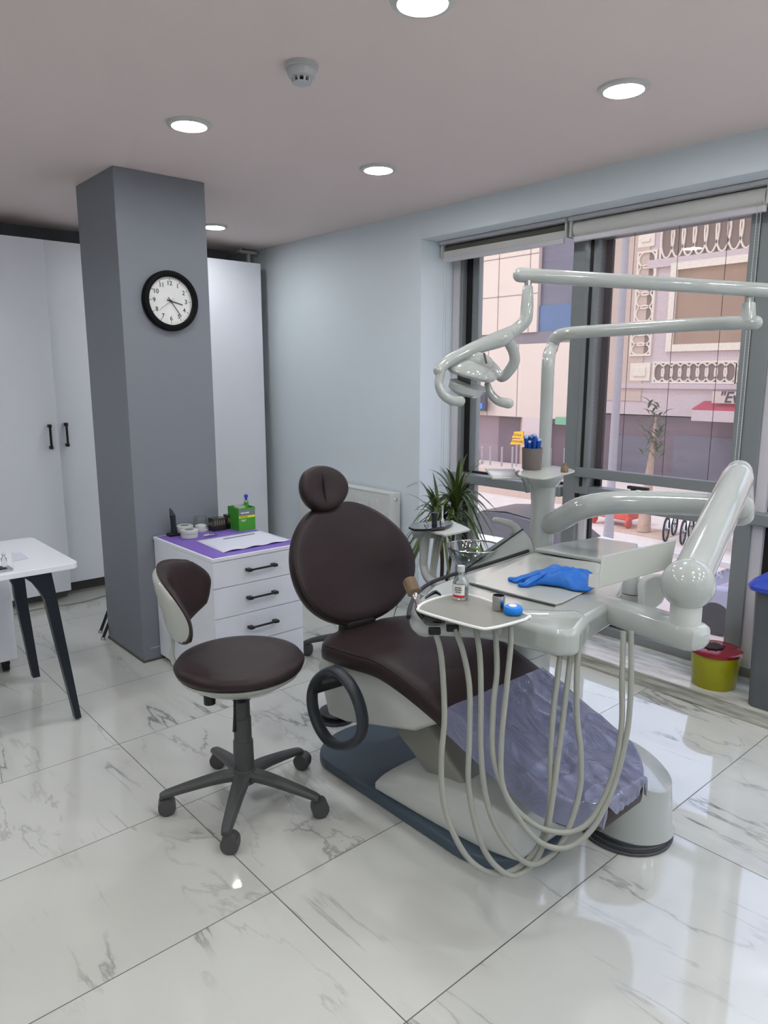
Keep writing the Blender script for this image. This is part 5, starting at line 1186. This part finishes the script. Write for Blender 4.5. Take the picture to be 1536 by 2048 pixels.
one('tree_pit', MB().box((p.x-.6, p.y-.9, GZ+.12), (p.x+.7, p.y+.9, GZ+.135)), 'sign_yellow' if False else 'bark', 'square earth pit around the street tree', 'tree pit')
def make_bike(loc, rz):
    t = thing('bicycle', 'parked city bicycle in the row across the street', 'bicycle', (0, 0, 0), 'bicycles parked in a row across the street')
    R_ = .33
    for x_ in (-.5, .5):
        w = part('wheel', MB().tube([V(x_+R_*math.cos(2*PI*k/24), 0, R_+.02+R_*math.sin(2*PI*k/24)) for k in range(24)], .03, 6, closed=True), 'tyre', t)
        m = MB()
        for k in range(8): m.tube([V(x_, 0, R_+.02), V(x_+R_*math.cos(PI*k/4), 0, R_+.02+R_*math.sin(PI*k/4))], .006, 4)
        m.tube([V(x_, -.04, R_+.02), V(x_, .04, R_+.02)], .03, 8); part('spokes', m, 'bike_metal', w)
    part('frame', MB().tube([V(-.5, 0, .35), V(-.15, 0, .32), V(.38, 0, .75), V(-.22, 0, .72), V(-.15, 0, .32)], .02, 6).tube([V(-.5, 0, .35), V(-.22, 0, .72)], .014, 6).tube([V(.5, 0, .35), V(.36, 0, .95)], .018, 6), 'label_white', t)
    part('handlebar', MB().tube([V(.28, -.26, .98), V(.38, -.12, .96), V(.38, .12, .96), V(.28, .26, .98)], .016, 6), 'bike_metal', t)
    part('saddle', MB().tube([V(-.36, 0, .86), V(-.14, 0, .87)], [.07, .03], 8, flat=.5), 'tyre', t)
    part('basket', MB().box((.42, -.15, .72), (.68, .15, .93)), 'bike_metal', t)
    t.location = loc; t.rotation_euler = (0, 0, rz); return t
p0 = oZ(1270, 1066, GZ+.12); p1 = oZ(1405, 1096, GZ+.12)
bikes = []
yy = p.y-.95; i = 0
ORD = ['first', 'second', 'third', 'fourth', 'fifth', 'sixth', 'seventh', 'eighth', 'ninth', 'tenth', 'eleventh', 'twelfth', 'thirteenth', 'fourteenth', 'fifteenth', 'sixteenth', 'seventeenth']
while yy > 2.2:
    loc = (p0.x+.1, yy, GZ+.12); rz = .25
    if not bikes: bikes.append(make_bike(loc, rz))
    else: bikes.append(dup(bikes[0], loc, rz))
    bikes[-1]['label'] = 'parked city bicycle, %s from the left end of the row right of the street tree' % ORD[min(i, 16)]
    yy -= .50; i += 1
p = oZ(1226, 1048, GZ+.12)
one('orange_cart', MB().box((p.x-.3, p.y-.7, GZ+.35), (p.x+.5, p.y+.5, GZ+1.05)).tube([V(p.x-.3, p.y-.75, GZ+.3), V(p.x-.3, p.y-.65, GZ+.3)], .18, 12).tube([V(p.x-.3, p.y+.45, GZ+.3), V(p.x-.3, p.y+.55, GZ+.3)], .18, 12), 'bike_red', 'orange-red delivery cart at the left end of the bicycle row', 'cart', bevel=.06)
def car(loc, rz, body, label, name='parked_car'):
    t = thing(name, label, 'car', (0, 0, 0))
    prof_ = [(-2.15, .35), (-2.2, .75), (-2.05, .98), (-1.1, 1.05), (-.55, 1.0), (1.0, .98), (1.9, .88), (2.15, .7), (2.15, .35)]
    part('body', MB().prism([V(x_, -.87, z_) for x_, z_ in prof_], (0, 1.74, 0)), body, t, bevel=.09, seg=4)
    rg = []
    for y_, s_ in ((-.80, 1), (-.62, 1.0), (.62, 1.0), (.80, 1)):
        pass
    cab = [(-1.75, .98), (-1.15, 1.40), (-.3, 1.47), (.35, 1.42), (1.1, .98)]
    part('windows', MB().loft([[V(x_, (-.78 if z_ < 1.1 else -.62), z_) for x_, z_ in cab], [V(x_, (.78 if z_ < 1.1 else .62), z_) for x_, z_ in cab]]), 'car_glass', t, bevel=.03)
    part('roof', MB().prism([V(-1.12, -.6, 1.41), V(-.3, -.6, 1.48), V(.33, -.6, 1.43), V(-.3, -.6, 1.50)], (0, 1.2, 0)), 'car_glass' if body == 'car_white' else body, t, bevel=.01)
    for x_ in (-1.35, 1.35):
        for y_ in (-.88, .68): part('wheel', MB().tube([V(x_, y_, .32), V(x_, y_+.2, .32)], .32, 22), 'tyre', t, bevel=.03)
    for y_ in (-.72, .72): part('tail_light', MB().sphere((-2.14, y_, .78), .13, 14, 8, (.5, 1, .8)), 'sign_red', t)
    t.location = loc; t.rotation_euler = (0, 0, rz); return t
p = oZ(1035, 1150, GZ)
car((p.x-.2, p.y+.1, GZ), PI/2+.05, 'car_white', 'white car with dark windows parked in the street, seen behind the spit basin', 'white_car').scale = (1.12, 1.12, 1.15)
p = oZ(1425, 1275, GZ)
car((p.x+1.0, p.y-1.3, GZ), PI/2, 'car_grey', 'grey car parked close below the windows, behind the balanced arm', 'grey_car')
# outer facade of our own building, shading its window wall from above
struct('wall_outside', MB().box((3.72, -6, GZ), (3.95, 9, -.05)).box((3.92, -6, ZC), (4.05, 9, ZC+3)).box((3.72, -6, 0), (4.0, YR-.3, ZC)).box((3.72, 3.75, 0), (4.0, 9, ZC)), 'facade_beige')
